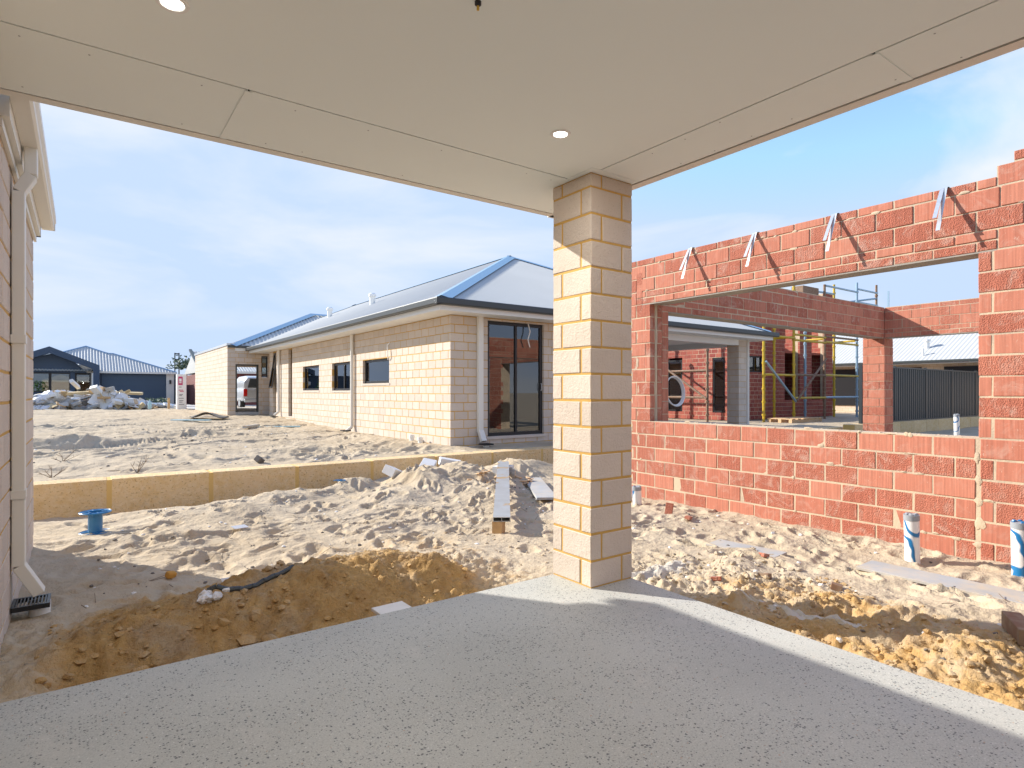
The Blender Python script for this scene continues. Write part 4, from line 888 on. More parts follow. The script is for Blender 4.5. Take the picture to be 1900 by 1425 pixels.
# the open awning sash hung out from the tall narrow window
mb = MB(); rot = Matrix.Rotation(math.radians(9), 3, 'Y')
for (dy, dz, sy, sz) in ((0, -.02, .42, .05), (0, -1.28, .42, .05), (-.19, -.65, .04, 1.22), (.19, -.65, .04, 1.22)):
    p = rot @ Vector((0, dy, dz)); mb.obox(Vector((HX + .06, 23.27, 2.70)) + p, (.04, sy, sz), rot)
sash = mb.build('awning_sash', 'black', h2)
mb = MB(); p = rot @ Vector((0, 0, -.65)); mb.obox(Vector((HX + .06, 23.27, 2.70)) + p, (.006, .34, 1.2), rot); mb.build('pane', 'glass', sash)
window(h2, 'Y', GY0, -1, 5.835, 6.065, 1.86, 2.69, fr=.035)
sd_ = window(h2, 'Y', HY, -1, 6.75, 8.21, .35, 2.725, mull=(7.5,), fr=.065, name='sliding_door', inset=.05)
mb = MB(); mb.path([(8.16, HY + .04, 1.30), (8.16, HY + .0, 1.30), (8.16, HY + .0, 1.44), (8.16, HY + .04, 1.44)], .008, 6); mb.build('door_handle', 'galv', sd_)
mb = MB(); mb.box(6.70, 8.26, HY - .03, HY + .11, .285, .343); mb.build('door_sill', 'cream', h2, bevel=.005)
df = MB(); df.box(4.875, 4.935, GY0 + .02, GY0 + .14, .2, 2.35); df.box(5.667, 5.727, GY0 + .02, GY0 + .14, .2, 2.35); df.box(4.935, 5.667, GY0 + .02, GY0 + .14, 2.29, 2.35); df.build('door_frame', 'dkgutter', h2)
def house_downpipe(root, pts, r=.045):
    mb = MB(); mb.path(pts, r, 10); return mb.build('downpipe', 'trim', root, smooth=True)
house_downpipe(h2, [(HX - .06, 15.25, 2.78), (HX - .06, 15.25, .34), (HX - .22, 15.25, .22)])
house_downpipe(h2, [(HX - .06, 22.45, 2.78), (HX - .06, 22.45, .55), (HX - .22, 22.45, .42)])
mb = MB(); mb.box(6.47, 6.59, HY - .085, HY - .005, .45, 2.79); mb.obox((6.53, HY - .12, .37), (.12, .08, .24), Matrix.Rotation(math.radians(-30), 3, 'X')); mb.build('downpipe', 'trim', h2, bevel=.006)
house_downpipe(h2, [(15.98, HY + .02, 2.8), (15.98, HY + .02, .3)], .05)
mb = MB(); mb.box(12.2, 15.9, HY + .005, HY + .2, 2.62, 2.781); mb.box(15.7, 15.895, HY + .2, 14.2, 2.62, 2.781); mb.build('alfresco_beam', 'white', h2)
# stub pipes and drains at its foot
for i, (x, y) in enumerate(((5.70, 11.50), (5.72, 11.15))):
    z = ground_min(x, y, .05); mb = MB(); mb.lathe((x, y, z - .02), [(.05, 0), (.05, .10), (.06, .10), (.06, .16), (.045, .16), (.045, .1)], 16)
    tag(mb.build('pipe_stub', 'pvc', None, (x, y, z - .02), smooth=True), ['short white pipe stub left of its twin at the foot of the bungalow', 'short white pipe stub nearest the bungalow corner, right of its twin'][i], 'pipe', 'pipe stubs by the bungalow wall')
for i, (x, y, lb) in enumerate(((HX - .22, 15.28, 'small black drain grate under the long wall downpipe of the bungalow'), (6.56, HY - .22, 'small black drain grate below the downpipe beside the sliding door'), (HX - .22, 22.45, 'small far drain grate near the tall narrow windows of the bungalow'))):
    z = ground_z(x, y); t = thing('drain_grate', lb, 'drain', (x, y, z), 'drain grates at the foot of the bungalow')
    mb = MB(); mb.box(x - .11, x + .11, y - .11, y + .11, z + .05, z + .075)
    for k in range(7): mb.box(x - .095 + k * .03, x - .08 + k * .03, y - .1, y + .1, z + .075, z + .08)
    mb.build('grate', 'black', t); mb = MB(); mb.lathe((x, y, z - .04), [(.06, 0), (.06, .10)], 14); mb.build('riser', 'pvc', t, smooth=True)
# loose wires poking from the walls
for i, pts in enumerate((((HX, 13.0, 2.42), (HX - .05, 13.02, 2.36), (HX - .06, 12.98, 2.12), (HX - .03, 13.03, 2.02)), ((7.78, HY - .01, 2.72), (7.80, HY - .05, 2.55), (7.74, HY - .05, 2.38), (7.80, HY - .04, 2.22)))):
    mb = MB(); mb.path(pts, .012, 6); tag(mb.build('loose_cable', 'pvc', None, pts[0], smooth=True), ['white cable tail hanging from the long brick wall of the bungalow', 'white cable tail hanging over the glass of the sliding door'][i], 'cable', 'cable tails on the bungalow')
# ---------------------------------------------------------------- two-storey red shell with scaffold, seen through the opening
h3 = thing('brick_shell', 'two-storey roofless red brick shell behind the yellow scaffold', 'house', (25, 17, .15))
bw = Brickwork(); SX, SY = 21.0, 14.1
R4 = redrows(.12, 26); R5 = redrows(.12, 34)
fops = [(22.25, 23.25, 2.08, 2.76), (24.95, 26.2, .91, 3.4), (27.24, 28.42, .91, 3.4)]
fw3 = wall(bw, h3, 'Y', SY, -1, SX, 25.0, R4, fops, 'mort_b', .2, .31, .012, (.1, 0), name='front_wall', end_in=.008)
wall(bw, h3, 'Y', SY, -1, 25.0, 29.2, redrows(.12, 19), fops, 'mort_b', .2, .31, .012, (0, 0), name='pier_wall', weight=.9)
for (a, b) in ((26.2, 27.24), (28.42, 29.2)): wall(bw, h3, 'Y', SY, -1, a, b, redrows(.12 + 19 * C, 15), (), 'mort_b', .3, .31, .012, (0, 0), name='upper_pier', weight=.9)
wall(bw, h3, 'X', SX, -1, SY, 22.0, R4, [(14.38, 14.97, .42, 2.66), (16.48, 17.3, .42, 2.74)], 'mort_b', .2, .31, .012, (0, .1), name='side_wall', end_in=.008)
wall(bw, h3, 'X', 28.6, -1, 14.4, 20.0, R5, (), 'mort_b', .2, .31, .012, (0, 0), name='inner_wall', weight=.4)
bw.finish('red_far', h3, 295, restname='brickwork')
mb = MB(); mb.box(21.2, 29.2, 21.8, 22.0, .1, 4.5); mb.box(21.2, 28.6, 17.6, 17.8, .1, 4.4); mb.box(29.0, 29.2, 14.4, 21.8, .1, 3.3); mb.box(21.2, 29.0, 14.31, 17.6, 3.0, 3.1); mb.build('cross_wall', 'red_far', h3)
window(h3, 'Y', SY, -1, 22.26, 23.24, 2.09, 2.75, mull=(22.7,))
for (a0, a1) in ((14.39, 14.96), (16.49, 17.29)): window(h3, 'X', SX, -1, a0, a1, .43, 2.65, name='door_frame', fr=.07, inset=.02)
mb = MB(); mb.box(21.2, 29, 14.3, 21.8, .02, .3); mb.build('floor', 'concrete', h3)
sc = thing('scaffold', 'yellow and grey tube scaffold in front of the two-storey brick shell', 'scaffold', (25, 12.9, .2))
std = [(21.33, 12.9, 4.5, 'yellow'), (23.51, 12.9, 5.6, 'yellow'), (26.0, 12.9, 5.9, 'rust'), (28.97, 12.9, 6.3, 'bluetube'), (28.6, 13.75, 6.3, 'yellow'), (30.96, 12.9, 6.4, 'rust'), (26.0, 13.75, 5.8, 'bluetube'), (23.51, 13.75, 5.7, 'yellow'),
       (19.6, 14.2, 4.6, 'rust'), (19.6, 16.6, 4.6, 'yellow'), (19.6, 18.9, 4.6, 'rust'), (20.4, 16.9, 3.0, 'yellow')]
for (x, y, zt, m_) in std:
    mb = MB(); mb.tube((x, y, ground_z(x, y) - .02), (x, y, zt), .05, 10)
    for k in range(int(zt / .5)): mb.tube((x, y, .35 + .5 * k), (x, y, .42 + .5 * k), .075, 8)
    mb.build('standard', m_, sc, smooth=True)
def tube(a, b, m_, n, r=.045): mb = MB(); mb.tube(a, b, r, 8); mb.build(n, m_, sc, smooth=True)
for (x0, x1, zs) in ((21.33, 23.51, ((3.45, 'yellow'), (1.94, 'yellow'))), (23.51, 26.0, ((3.60, 'yellow'), (3.38, 'yellow'), (1.97, 'rust'), (1.02, 'yellow'), (5.2, 'bluetube'))), (26.0, 28.97, ((3.65, 'rust'), (3.42, 'yellow'), (1.99, 'yellow'), (1.03, 'bluetube'), (5.3, 'bluetube'), (5.85, 'bluetube'))), (28.97, 30.96, ((5.4, 'bluetube'), (6.0, 'bluetube')))):
    for z, m_ in zs: tube((x0, 12.86, z), (x1, 12.86, z), m_, 'ledger')
for (x, z) in ((23.51, 3.5), (26.0, 3.55), (28.8, 3.6), (28.8, 5.35), (26.0, 5.25)): tube((x, 12.9, z), (x, 13.8, z), 'yellow', 'transom')
tube((26, 13.75, 5.3), (28.6, 13.75, 5.35), 'bluetube', 'ledger'); tube((28.6, 13.75, 5.4), (30.96, 12.9, 5.75), 'bluetube', 'ledger'); tube((26, 13.75, 5.8), (28.6, 13.75, 5.85), 'bluetube', 'ledger')
tube((21.33, 12.82, 2.45), (23.51, 12.82, .88), 'bluetube', 'brace'); tube((26.0, 12.82, 2.7), (23.6, 12.82, .9), 'rust', 'brace')
for z in (1.05, 2.1, 3.5):
    tube((19.6, 14.2, z), (19.6, 16.6, z), 'rust', 'ledger'); tube((19.6, 16.6, z), (19.6, 18.9, z), 'yellow', 'ledger')
tube((19.55, 14.2, 1.0), (19.55, 16.6, 2.5), 'rust', 'brace'); tube((19.55, 16.6, 2.2), (19.55, 18.9, 3.6), 'rust', 'brace')
mb = MB(); mb.box(23.5, 26.0, 12.95, 13.7, 5.28, 5.32); mb.box(24.6, 25.9, 13.1, 13.6, 5.33, 5.75); mb.build('deck_plank', 'rust', sc)
# pallet and rubble on the ground there
t = thing('timber_pallet', 'pale timber pallet lying on sand below the scaffold', 'pallet', (22.5, 12.2, ground_z(22.5, 12.2)))
z = ground_z(22.5, 12.2); mb = MB()
for k in range(6): mb.box(21.4 + k * .4, 21.62 + k * .4, 11.8, 12.8, z + .13, z + .16)
for k in range(3): mb.box(21.4, 23.62, 11.82 + k * .42, 11.94 + k * .42, z, z + .13)
mb.build('deck_board', 'cutwood', t)
# coil of white conduit leaning on the alfresco wall
mb = MB()
for k in range(3):
    r = .36 + .012 * k; pts = [(12.42 + r * math.cos(a) * .95, 10.02 - .03 * k + .05 * math.sin(a), 1.28 + r * math.sin(a)) for a in [2 * math.pi * i / 28 for i in range(29)]]
    mb.path(pts, .016, 6)
tag(mb.build('conduit_coil', 'pvc', None, (12.42, 10.0, .9), smooth=True), 'coil of white conduit hung at the edge of the bungalow alfresco', 'conduit')
# ---------------------------------------------------------------- charcoal fence on a limestone base
fb = thing('fence_base_wall', 'limestone base wall under the charcoal sheet fence', 'wall', (24, 8.5, -.2))
mb = MB(); mb.box(18.86, 33.2, 8.472, 8.80, -.4, .262); mb.build('joint_mortar', 'limejoint', fb)
for k in range(13): mb = MB(); x = 18.87 + k * 1.08; mb.box(x, x + 1.06, 8.455 + rr.uniform(-.004, .004), 8.81, -.42, .27 + rr.uniform(-.003, .003)); mb.build('limestone_block', 'lime', fb, bevel=.01)
fe = thing('sheet_fence', 'charcoal ribbed metal fence seen through the red brick opening', 'fence', (24, 8.6, .27))
px_ = [19.6, 22.05, 24.6, 27.1, 29.7, 32.2]
for x in px_: mb = MB(); mb.box(x - .035, x + .035, 8.59, 8.66, .265, 2.13); mb.build('post', 'fence', fe)
for a, b in zip(px_[:-1], px_[1:]):
    mb = MB(); n = 14; wd = (b - a - .08) / n; pts = []
    for k in range(n):
        x = a + .04 + k * wd; pts += [(x, 8.64), (x + wd * .38, 8.64), (x + wd * .5, 8.605), (x + wd * .88, 8.605)]
    pts.append((b - .04, 8.64)); vs = [(p[0], p[1], .30) for p in pts] + [(p[0], p[1], 2.07) for p in pts]; m_ = len(pts)
    mb.add(vs, [(i, i + 1, m_ + i + 1, m_ + i) for i in range(m_ - 1)]); pn = mb.build('fence_sheet', 'fence', fe)
    mb = MB(); mb.box(a + .036, b - .036, 8.585, 8.665, 2.055, 2.10); mb.build('rail', 'fence', pn); mb = MB(); mb.box(a + .036, b - .036, 8.585, 8.665, .275, .31); mb.build('rail', 'fence', pn)
# ---------------------------------------------------------------- grey roofed house beyond the fence
h4 = thing('far_grey_roof_house', 'house with pale corrugated roof and dark glazing beyond the charcoal fence', 'house', (41, 14, .2))
mb = MB(); mb.box(35.5, 47, 4.0, 24.0, .1, 2.76); mb.build('wall', 'cream_tex', h4)
for (a, b) in ((9.3, 11.6), (12.6, 14.2), (15.0, 19.0)): mb = MB(); mb.box(35.44, 35.49, a, b, .5, 2.55); mb.build('window', 'black', h4)
hip_roof(h4, 34.9, 47.6, 3.4, 24.6, 2.86, .45, pitch=.2)
mb = MB(); mb.box(34.88, 34.91, 3.4, 24.6, 2.70, 2.86); mb.build('fascia', 'white', h4)
mb = MB(); mb.box(34.9, 35.5, 3.4, 24.6, 2.70, 2.72); mb.build('soffit', 'white', h4)
mb = MB(); gutter(mb, 'Y', 34.875, -1, 3.3, 24.7, 2.76); mb.build('gutter', 'dkgutter', h4)
mb = MB(); mb.lathe((36.54, 12.73, 3.4), [(.12, 0), (.12, .55), (.18, .55), (.18, .66), (.0001, .7)], 14); mb.build('roof_vent', 'white', h4, smooth=True)
mb = MB(); mb.lathe((35.55, 12.56, 3.05), [(.05, 0), (.05, .5)], 10); mb.build('vent_pipe', 'white', h4, smooth=True)
# ---------------------------------------------------------------- navy house far left
h5 = thing('navy_house', 'navy clad house with grey ribbed roof and navy garage door far left', 'house', (1.5, 54, .4))
BYY = 53.5
def slab5(n, m_, x0, x1, z0, z1, y0=BYY, y1=BYY + .3): mb = MB(); mb.box(x0, x1, y0, y1, z0, z1); return mb.build(n, m_, h5)
slab5('side_wall', 'bluehouse', -9, -3.0, .3, 2.75, BYY + .4, BYY + 9); slab5('garage_wall', 'bluehouse', 1.15, 6.2, .3, 2.72, BYY + .35, BYY + 9)
gd = slab5('garage_door', 'navydoor', 1.25, 5.40, .40, 2.60, BYY + .28, BYY + .34)
for k in range(1, 5): mb = MB(); mb.box(1.25, 5.40, BYY + .272, BYY + .279, .40 + k * .44, .42 + k * .44); mb.build('panel_line', 'bluehouse', gd)
mb = MB(); mb.prism([(-4.6, 2.66), (.35, 2.66), (-.5, 3.6), (-1.78, 4.0), (-4.6, 3.0)], BYY + .25, BYY + .40, 'y'); mb.build('gable_wall', 'bluehouse', h5)
mb = MB(); mb.prism([(-4.9, 3.15), (-1.80, 4.48), (1.10, 3.22), (1.10, .35), (.72, .35), (.72, 2.95), (-1.80, 4.02), (-4.9, 2.72)], BYY - .5, BYY + .3, 'y'); mb.build('gable_surround', 'bluehouse', h5)
slab5('front_wall', 'bluehouse', -4.6, .70, .3, 1.24, BYY + .3, BYY + .4); slab5('front_jamb', 'bluehouse', -.62, -.36, 1.24, 2.66, BYY + .3, BYY + .4); slab5('porch_soffit', 'trim', -.4, .70, 2.66, 3.25, BYY + .42, BYY + .5)
slab5('room_back', 'dark', -4.6, .7, .3, 3.4, BYY + 2.5, BYY + 2.6)
for (a, b) in ((-4.6, -1.80), (-1.78, -.62)):
    w_ = window(h5, 'Y', BYY + .3, -1, a, b, 1.26, 2.64, fr=.07, inset=.02)
    mb = MB(); mb.box(a + .1, b - .1, BYY + .5, BYY + .53, 1.3 if a > -2 else 2.0, 2.6); mb.build('blind', 'white', w_)
window(h5, 'Y', BYY + .3, -1, -.34, .60, .35, 2.62, fr=.10, inset=.10, name='front_door')
slab5('post', 'trim', .60, .70, .35, 2.66, BYY + .1, BYY + .2); slab5('garage_pier', 'trim', 5.42, 5.95, .35, 2.72, BYY + .2, BYY + .34)
mb = MB(); mb.box(1.0, 6.1, BYY - .05, BYY + .0, 2.66, 2.80); mb.build('fascia', 'trim', h5)
for x in (.92, 5.68): mb = MB(); mb.box(x - .06, x + .06, BYY + .0, BYY + .22, 1.9, 2.2); mb.build('wall_light', 'black', h5)
mb = MB(); s5 = .50; c5 = 1 / math.sqrt(1 + s5 * s5)
def top5(t):
    x = -3.4 + t; z = np.interp(x, [-3.4, -1.2, .32, 1.7, 2.05, 6.1], [3.35, 4.25, 4.86, 4.28, 4.28, 2.80]); return (z - 2.78) / (s5 * c5)
corrugated(mb, (-3.4, BYY, 2.78), (1, 0, 0), 9.5, (0, c5, s5 * c5), (0, -s5 * c5, c5), top5, pitch=.19, amp=.02, seg=6); mb.build('roof_sheet', 'roof', h5)
def P5(x, z): return Vector((x, BYY + (z - 2.78) / s5 , z))
mb = MB()
for (a, b) in (((-3.4, 3.35), (.32, 4.86)), ((.32, 4.86), (1.7, 4.28)), ((1.7, 4.28), (2.05, 4.28)), ((2.05, 4.28), (6.1, 2.80))): mb.tube(P5(*a), P5(*b), .06, 6)
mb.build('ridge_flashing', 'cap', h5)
mb = MB(); mb.add([P5(-3.4, 3.35), P5(.32, 4.86), (.32, BYY + 12, 3.0), (-3.4, BYY + 12, 3.0)], [(0, 1, 2, 3)]); mb.add([P5(.32, 4.86), P5(6.1, 2.80), (6.1, BYY + 12, 2.8), (.32, BYY + 12, 3.0)], [(0, 1, 2, 3)]); mb.build('rear_roof', 'roof', h5)
mb = MB(); mb.box(.9, 6.4, 44, BYY + .2, .2, .34); tag(mb.build('driveway', 'concrete', None, (3.5, 48, .2)), kind='structure', label='pale concrete driveway in front of the navy garage')
mb = MB(); mb.box(5.2, 14, 33.32, 50, .15, .305); tag(mb.build('driveway', 'concrete', None, (9, 43, .2)), kind='structure', label='pale concrete driveway under the parked car')
# the neighbour on the left, out of frame, whose roof the bungalow windows mirror
h7 = thing('neighbour_house', 'grey roofed neighbouring house mirrored in the bungalow windows', 'house', (-19, 27, .2))
mb = MB(); mb.box(-26, -13, 15, 40, .1, 2.7); mb.build('wall', 'cream_tex', h7)
hip_roof(h7, -26.6, -12.4, 14.4, 40.6, 2.8, .45, pitch=.2)
mb = MB(); gutter(mb, 'Y', -12.42, 1, 14.3, 40.7, 2.7); mb.build('gutter', 'dkgutter', h7)
# brick house beside it
h6 = thing('dark_brick_house', 'dark red brick house with gable roof beside the navy house', 'house', (11, 49, .3))
mb = MB(); mb.box(7.1, 18, 47.0, 56, .2, 2.62); mb.build('wall', 'red_tex', h6)
mb = MB(); mb.prism([(46.6, 2.72), (56.4, 2.72), (51.5, 4.4)], 7.0, 18.3, 'x'); mb.build('roof', 'roof', h6)
mb = MB(); mb.add([(6.7, 46.5, 2.68), (6.7, 51.5, 4.42), (6.7, 51.5, 4.56), (6.7, 46.5, 2.84), (6.9, 46.5, 2.68), (6.9, 51.5, 4.42), (6.9, 51.5, 4.56), (6.9, 46.5, 2.84)], [(0, 1, 2, 3), (7, 6, 5, 4), (3, 2, 6, 7), (0, 3, 7, 4)]); mb.build('barge_board', 'dkgutter', h6)
mb = MB(); corrugated(mb, (6.9, 46.55, 2.75), (1, 0, 0), 11.4, (0, .9487, .3162), (0, -.3162, .9487), lambda t: 5.2, pitch=.19, amp=.02); mb.build('roof_sheet', 'roof', h6)
mb = MB(); mb.box(6.9, 18.3, 46.5, 46.56, 2.60, 2.76); mb.build('fascia', 'trim', h6)
# ---------------------------------------------------------------- parked car behind the garage doorway
cr_ = thing('parked_car', 'silver four wheel drive seen from behind through the garage doorway', 'car', (7.98, 36.8, .31))
CX0, CX1, CY0 = 7.04, 8.92, 34.6; z0 = .47 if False else .30
CYB = 36.7
def loft(secs, n, m_, sm=True, bevel=.05):
    """body from (y, half width, z bottom, z top) stations with a tapered upper"""
    mb = MB(); cx = (CX0 + CX1) / 2; k = 8
    for (y, hw, zb, zt, hw2) in secs:
        mb.v += [(cx - hw, y, zb), (cx - hw - .03, y, (zb * 2 + zt) / 3), (cx - hw, y, (zb + zt * 2) / 3), (cx - hw2, y, zt), (cx + hw2, y, zt), (cx + hw, y, (zb + zt * 2) / 3), (cx + hw + .03, y, (zb * 2 + zt) / 3), (cx + hw, y, zb)]
    for i in range(len(secs) - 1):
        for q_ in range(k): mb.f.append((i * k + q_, i * k + (q_ + 1) % k, (i + 1) * k + (q_ + 1) % k, (i + 1) * k + q_))
    mb.f.append(tuple(range(k))); mb.f.append(tuple(range((len(secs) - 1) * k, len(secs) * k))[::-1])
    return mb.build(n, m_, cr_, smooth=sm, bevel=bevel)
Y0 = 34.5; g0 = .31
loft([(Y0, .86, g0 + .55, g0 + 1.12, .84), (Y0 + .3, .91, g0 + .45, g0 + 1.14, .88), (Y0 + 3.2, .91, g0 + .42, g0 + 1.12, .88), (Y0 + 4.3, .88, g0 + .42, g0 + 1.02, .82), (Y0 + 4.7, .78, g0 + .45, g0 + .9, .7)], 'body', 'silver')
loft([(Y0 + .06, .82, g0 + 1.10, g0 + 1.74, .62), (Y0 + .5, .84, g0 + 1.10, g0 + 1.84, .66), (Y0 + 2.2, .84, g0 + 1.10, g0 + 1.82, .66), (Y0 + 3.1, .80, g0 + 1.08, g0 + 1.2, .7)], 'cabin', 'silver')
mb = MB(); mb.add([(7.98 - .66, Y0 + .03, g0 + 1.18), (7.98 + .66, Y0 + .03, g0 + 1.18), (7.98 + .54, Y0 + .055, g0 + 1.68), (7.98 - .54, Y0 + .055, g0 + 1.68), (7.98 - .66, Y0 + .06, g0 + 1.18), (7.98 + .66, Y0 + .06, g0 + 1.18), (7.98 + .54, Y0 + .085, g0 + 1.68), (7.98 - .54, Y0 + .085, g0 + 1.68)], [(0, 1, 2, 3), (0, 3, 7, 4), (3, 2, 6, 7), (1, 5, 6, 2)]); mb.build('rear_window', 'dkgutter', cr_)
for s_ in (-1, 1):
    x = 7.98 + s_ * .78; mb = MB(); mb.box(x - .09, x + .09, Y0 - .03, Y0 + .06, g0 + .72, g0 + 1.12); mb.build('tail_light', 'redlens', cr_, bevel=.02)
mb = MB(); mb.box(7.98 - .68, 7.98 + .68, Y0 - .025, Y0 + .02, g0 + .62, g0 + 1.08); mb.build('tailgate', 'galv', cr_, bevel=.02)
mb = MB(); mb.box(7.98 - .85, 7.98 + .85, Y0 - .14, Y0 + .02, g0 + .40, g0 + .56); mb.build('bumper', 'galv', cr_, bevel=.03)
mb = MB(); mb.box(7.98 - .12, 7.98 + .26, Y0 - .155, Y0 - .142, g0 + .42, g0 + .53); mb.build('number_plate', 'white', cr_)
for (wx, wy) in ((7.18, Y0 + .85), (8.78, Y0 + .85), (7.18, Y0 + 3.75), (8.78, Y0 + 3.75)):
    mb = MB(); mb.tube((wx - .12, wy, g0 + .36), (wx + .12, wy, g0 + .36), .36, 22); w_ = mb.build('wheel', 'tyre', cr_, smooth=True, bevel=.03)
    mb = MB(); mb.tube((wx - .125, wy, g0 + .36), (wx + .125, wy, g0 + .36), .21, 16); mb.build('rim', 'galv', w_, smooth=True)
mb = MB(); mb.box(7.98 - 1.02, 7.98 - .9, Y0 + 2.9, Y0 + 3.05, g0 + 1.05, g0 + 1.25); mb.build('mirror', 'black', cr_, bevel=.02)
# ---------------------------------------------------------------- sign totem, bin, post, shrubs
t = thing('sign_box', 'upright white sign box with magenta side and square logo near the garage wall', 'sign', (4.3, 35.2, .3))
sg = ground_min(4.3, 35.2, .5); mb = MB(); mb.box(4.02, 4.44, 35.0, 35.5, sg, 2.18); mb.build('box', 'white', t)
mb = MB(); mb.box(4.442, 4.448, 35.0, 35.5, sg + .02, 2.16); mb.build('side_print', 'magenta', t)
mb = MB(); mb.box(4.22, 4.442, 34.994, 34.999, sg + .02, 2.16); 
lg = MB(); lg.box(4.07, 4.27, 34.990, 34.996, 1.62, 2.06); lo_ = lg.build('logo', 'magenta', t)
mb = MB(); mb.box(4.11, 4.22, 34.984, 34.989, 1.80, 1.96); mb.box(4.11, 4.22, 34.984, 34.989, 1.72, 1.77); mb.build('logo_mark', 'white', lo_)
for k, (zz, a, b) in enumerate(((1.50, .06, .18), (1.34, .05, .26), (1.27, .10, .28), (1.12, .08, .24), (1.06, .08, .20), (.92, .05, .28), (.80, .07, .26), (.72, .07, .22), (.60, .06, .30))):
    mb = MB(); mb.box(4.04 + a, 4.04 + b, 34.990, 34.997, zz, zz + .035); mb.build('text_line', 'magenta' if k in (1, 2) else 'inkgrey', t)
t = thing('wheelie_bin', 'dark wheeled bin beside the navy garage', 'bin', (6.15, 51.8, .3))
mb = MB(); mb.add([(5.9, 51.5, .3), (6.4, 51.5, .3), (6.4, 52.0, .3), (5.9, 52.0, .3), (5.82, 51.42, 1.25), (6.48, 51.42, 1.25), (6.48, 52.08, 1.25), (5.82, 52.08, 1.25)], [(3, 2, 1, 0), (4, 5, 6, 7), (0, 1, 5, 4), (1, 2, 6, 5), (2, 3, 7, 6), (3, 0, 4, 7)]); mb.build('body', 'bin', t)
mb = MB(); mb.box(5.79, 6.51, 51.36, 52.14, 1.25, 1.33); mb.build('lid', 'tyre', t, bevel=.02)
mb = MB(); mb.box(3.72, 3.83, 36.2, 36.3, .15, .95); tag(mb.build('timber_post', 'timber', None, (3.77, 36.25, .15)), 'short timber post left of the white sign box', 'post')
z = ground_z(3.2, 37.4); mb = MB(); mb.lathe((3.0, 37.4, z), [(.06, 0), (.09, .05), (.09, .3), (.03, .42), (.03, .5)], 12); tag(mb.build('blue_bottle', 'aqua', None, (3.0, 37.4, z), smooth=True), 'pale blue bottle standing on sand left of the timber post', 'bottle')
def shrub(name, label, cx, cy, z0, rad, h, n, m_, leaf, stems=5):
    t = thing(name, label, 'plant', (cx, cy, z0)); st = MB(); lf = MB(); rg = random.Random(int(cx * 100) + 3)
    for k in range(stems):
        a = rg.uniform(0, 6.28); st.tube((cx, cy, z0 - .03), (cx + rad * .5 * math.cos(a), cy + rad * .5 * math.sin(a), z0 + h * .8), .012, 5, .004)
    st.build('stem', 'twig', t)
    for k in range(n):
        a, r_, zz = rg.uniform(0, 6.28), rad * math.sqrt(rg.random()), z0 + h * (.1 + .9 * rg.random()); r_ *= 1 - .5 * abs((zz - z0) / h - .45)
        p = Vector((cx + r_ * math.cos(a), cy + r_ * math.sin(a), zz)); d = Vector((rg.uniform(-1, 1), rg.uniform(-1, 1), rg.uniform(-.2, 1))).normalized(); s_ = d.orthogonal().normalized() * leaf * .3; L_ = leaf * rg.uniform(.7, 1.3)
        lf.add([p, p + d * L_ * .5 + s_, p + d * L_, p + d * L_ * .5 - s_], [(0, 1, 2, 3)])
    lf.build('foliage', m_, t); return t
shrub('green_shrub', 'bright green shrub at far left in front of the navy house', -2.9, 44.2, .25, .7, 1.9, 420, 'leaf', .16)
shrub('low_bush', 'low grey-green bush behind the blue bottle by the driveway', 3.6, 40.5, .25, .75, .6, 380, 'greybush', .14)
tr = thing('far_tree', 'small dark tree far behind the houses left of the brick gable', 'tree', (10, 80, 0)); mb = MB(); mb.tube((10.2, 80, -.5), (10.2, 80, 4.4), .14, 8, .05); mb.build('trunk', 'twig', tr)
lf = MB(); rg = random.Random(9)
for k in range(500):
    p = Vector((10.2 + rg.gauss(0, .8), 80 + rg.gauss(0, .8), 4.0 + abs(rg.gauss(0, .55)))); d = Vector((rg.uniform(-1, 1), rg.uniform(-1, 1), rg.uniform(-.5, 1))).normalized(); s_ = d.orthogonal().normalized() * .1; lf.add([p, p + d * .2 + s_, p + d * .4, p + d * .2 - s_], [(0, 1, 2, 3)])
lf.build('crown', 'greybush', tr)
pm = thing('antenna_mast', 'dark lattice mast rising behind the roof left of the brick gable', 'mast', (9.4, 82, 0)); mb = MB()
for dx in (-.22, .22): mb.box(9.4 + dx - .06, 9.4 + dx + .06, 82, 82.12, -.5, 6.0)
for zz in (4.4, 5.1, 5.8): mb.box(9.2, 9.6, 82, 82.12, zz, zz + .16)
mb.build('lattice', 'dkgutter', pm)
# ---------------------------------------------------------------- rubbish heap in front of the navy house
hp = thing('rubbish_heap', 'heap of broken plaster, foam and packing on the sand before the navy house', 'rubbish', (.8, 40, .25))
rg = random.Random(21); mats = ['greyboard', 'plaster', 'foam', 'gal_flat', 'bagplastic', 'timber', 'white', 'cutwood']
mbs = {}
for k in range(230):
    u = rg.uniform(-1, 1); x = .6 + u * 3.5; y = 40.3 - .55 * u + rg.gauss(0, .6); top = 1.3 * math.exp(-(u * 1.25 + .15) ** 2) ; z = ground_z(x, y) + abs(rg.gauss(0, .38)) * top
    d = (rg.uniform(.15, .8), rg.uniform(.1, .5), rg.choice((.02, .05, .12, .2))); mt = Matrix.Rotation(rg.uniform(0, 6.28), 3, 'Z') @ Matrix.Rotation(rg.gauss(0, .5), 3, 'X') @ Matrix.Rotation(rg.gauss(0, .4), 3, 'Y')
    mm_ = mats[int(rg.random() ** 1.5 * len(mats))] if rg.random() < .985 else 'magenta'
    mbs.setdefault(mm_, MB()).obox((x, y, z), d, mt)
for k in range(40):
    u = rg.uniform(-1, .9); x = .6 + u * 3.3; y = 40.2 - .5 * u + rg.gauss(0, .5); lump(mbs['bagplastic'], (x, y, ground_z(x, y) + abs(rg.gauss(0, .4)) * math.exp(-(u * 1.3) ** 2)), rg.uniform(.1, .4), rg)
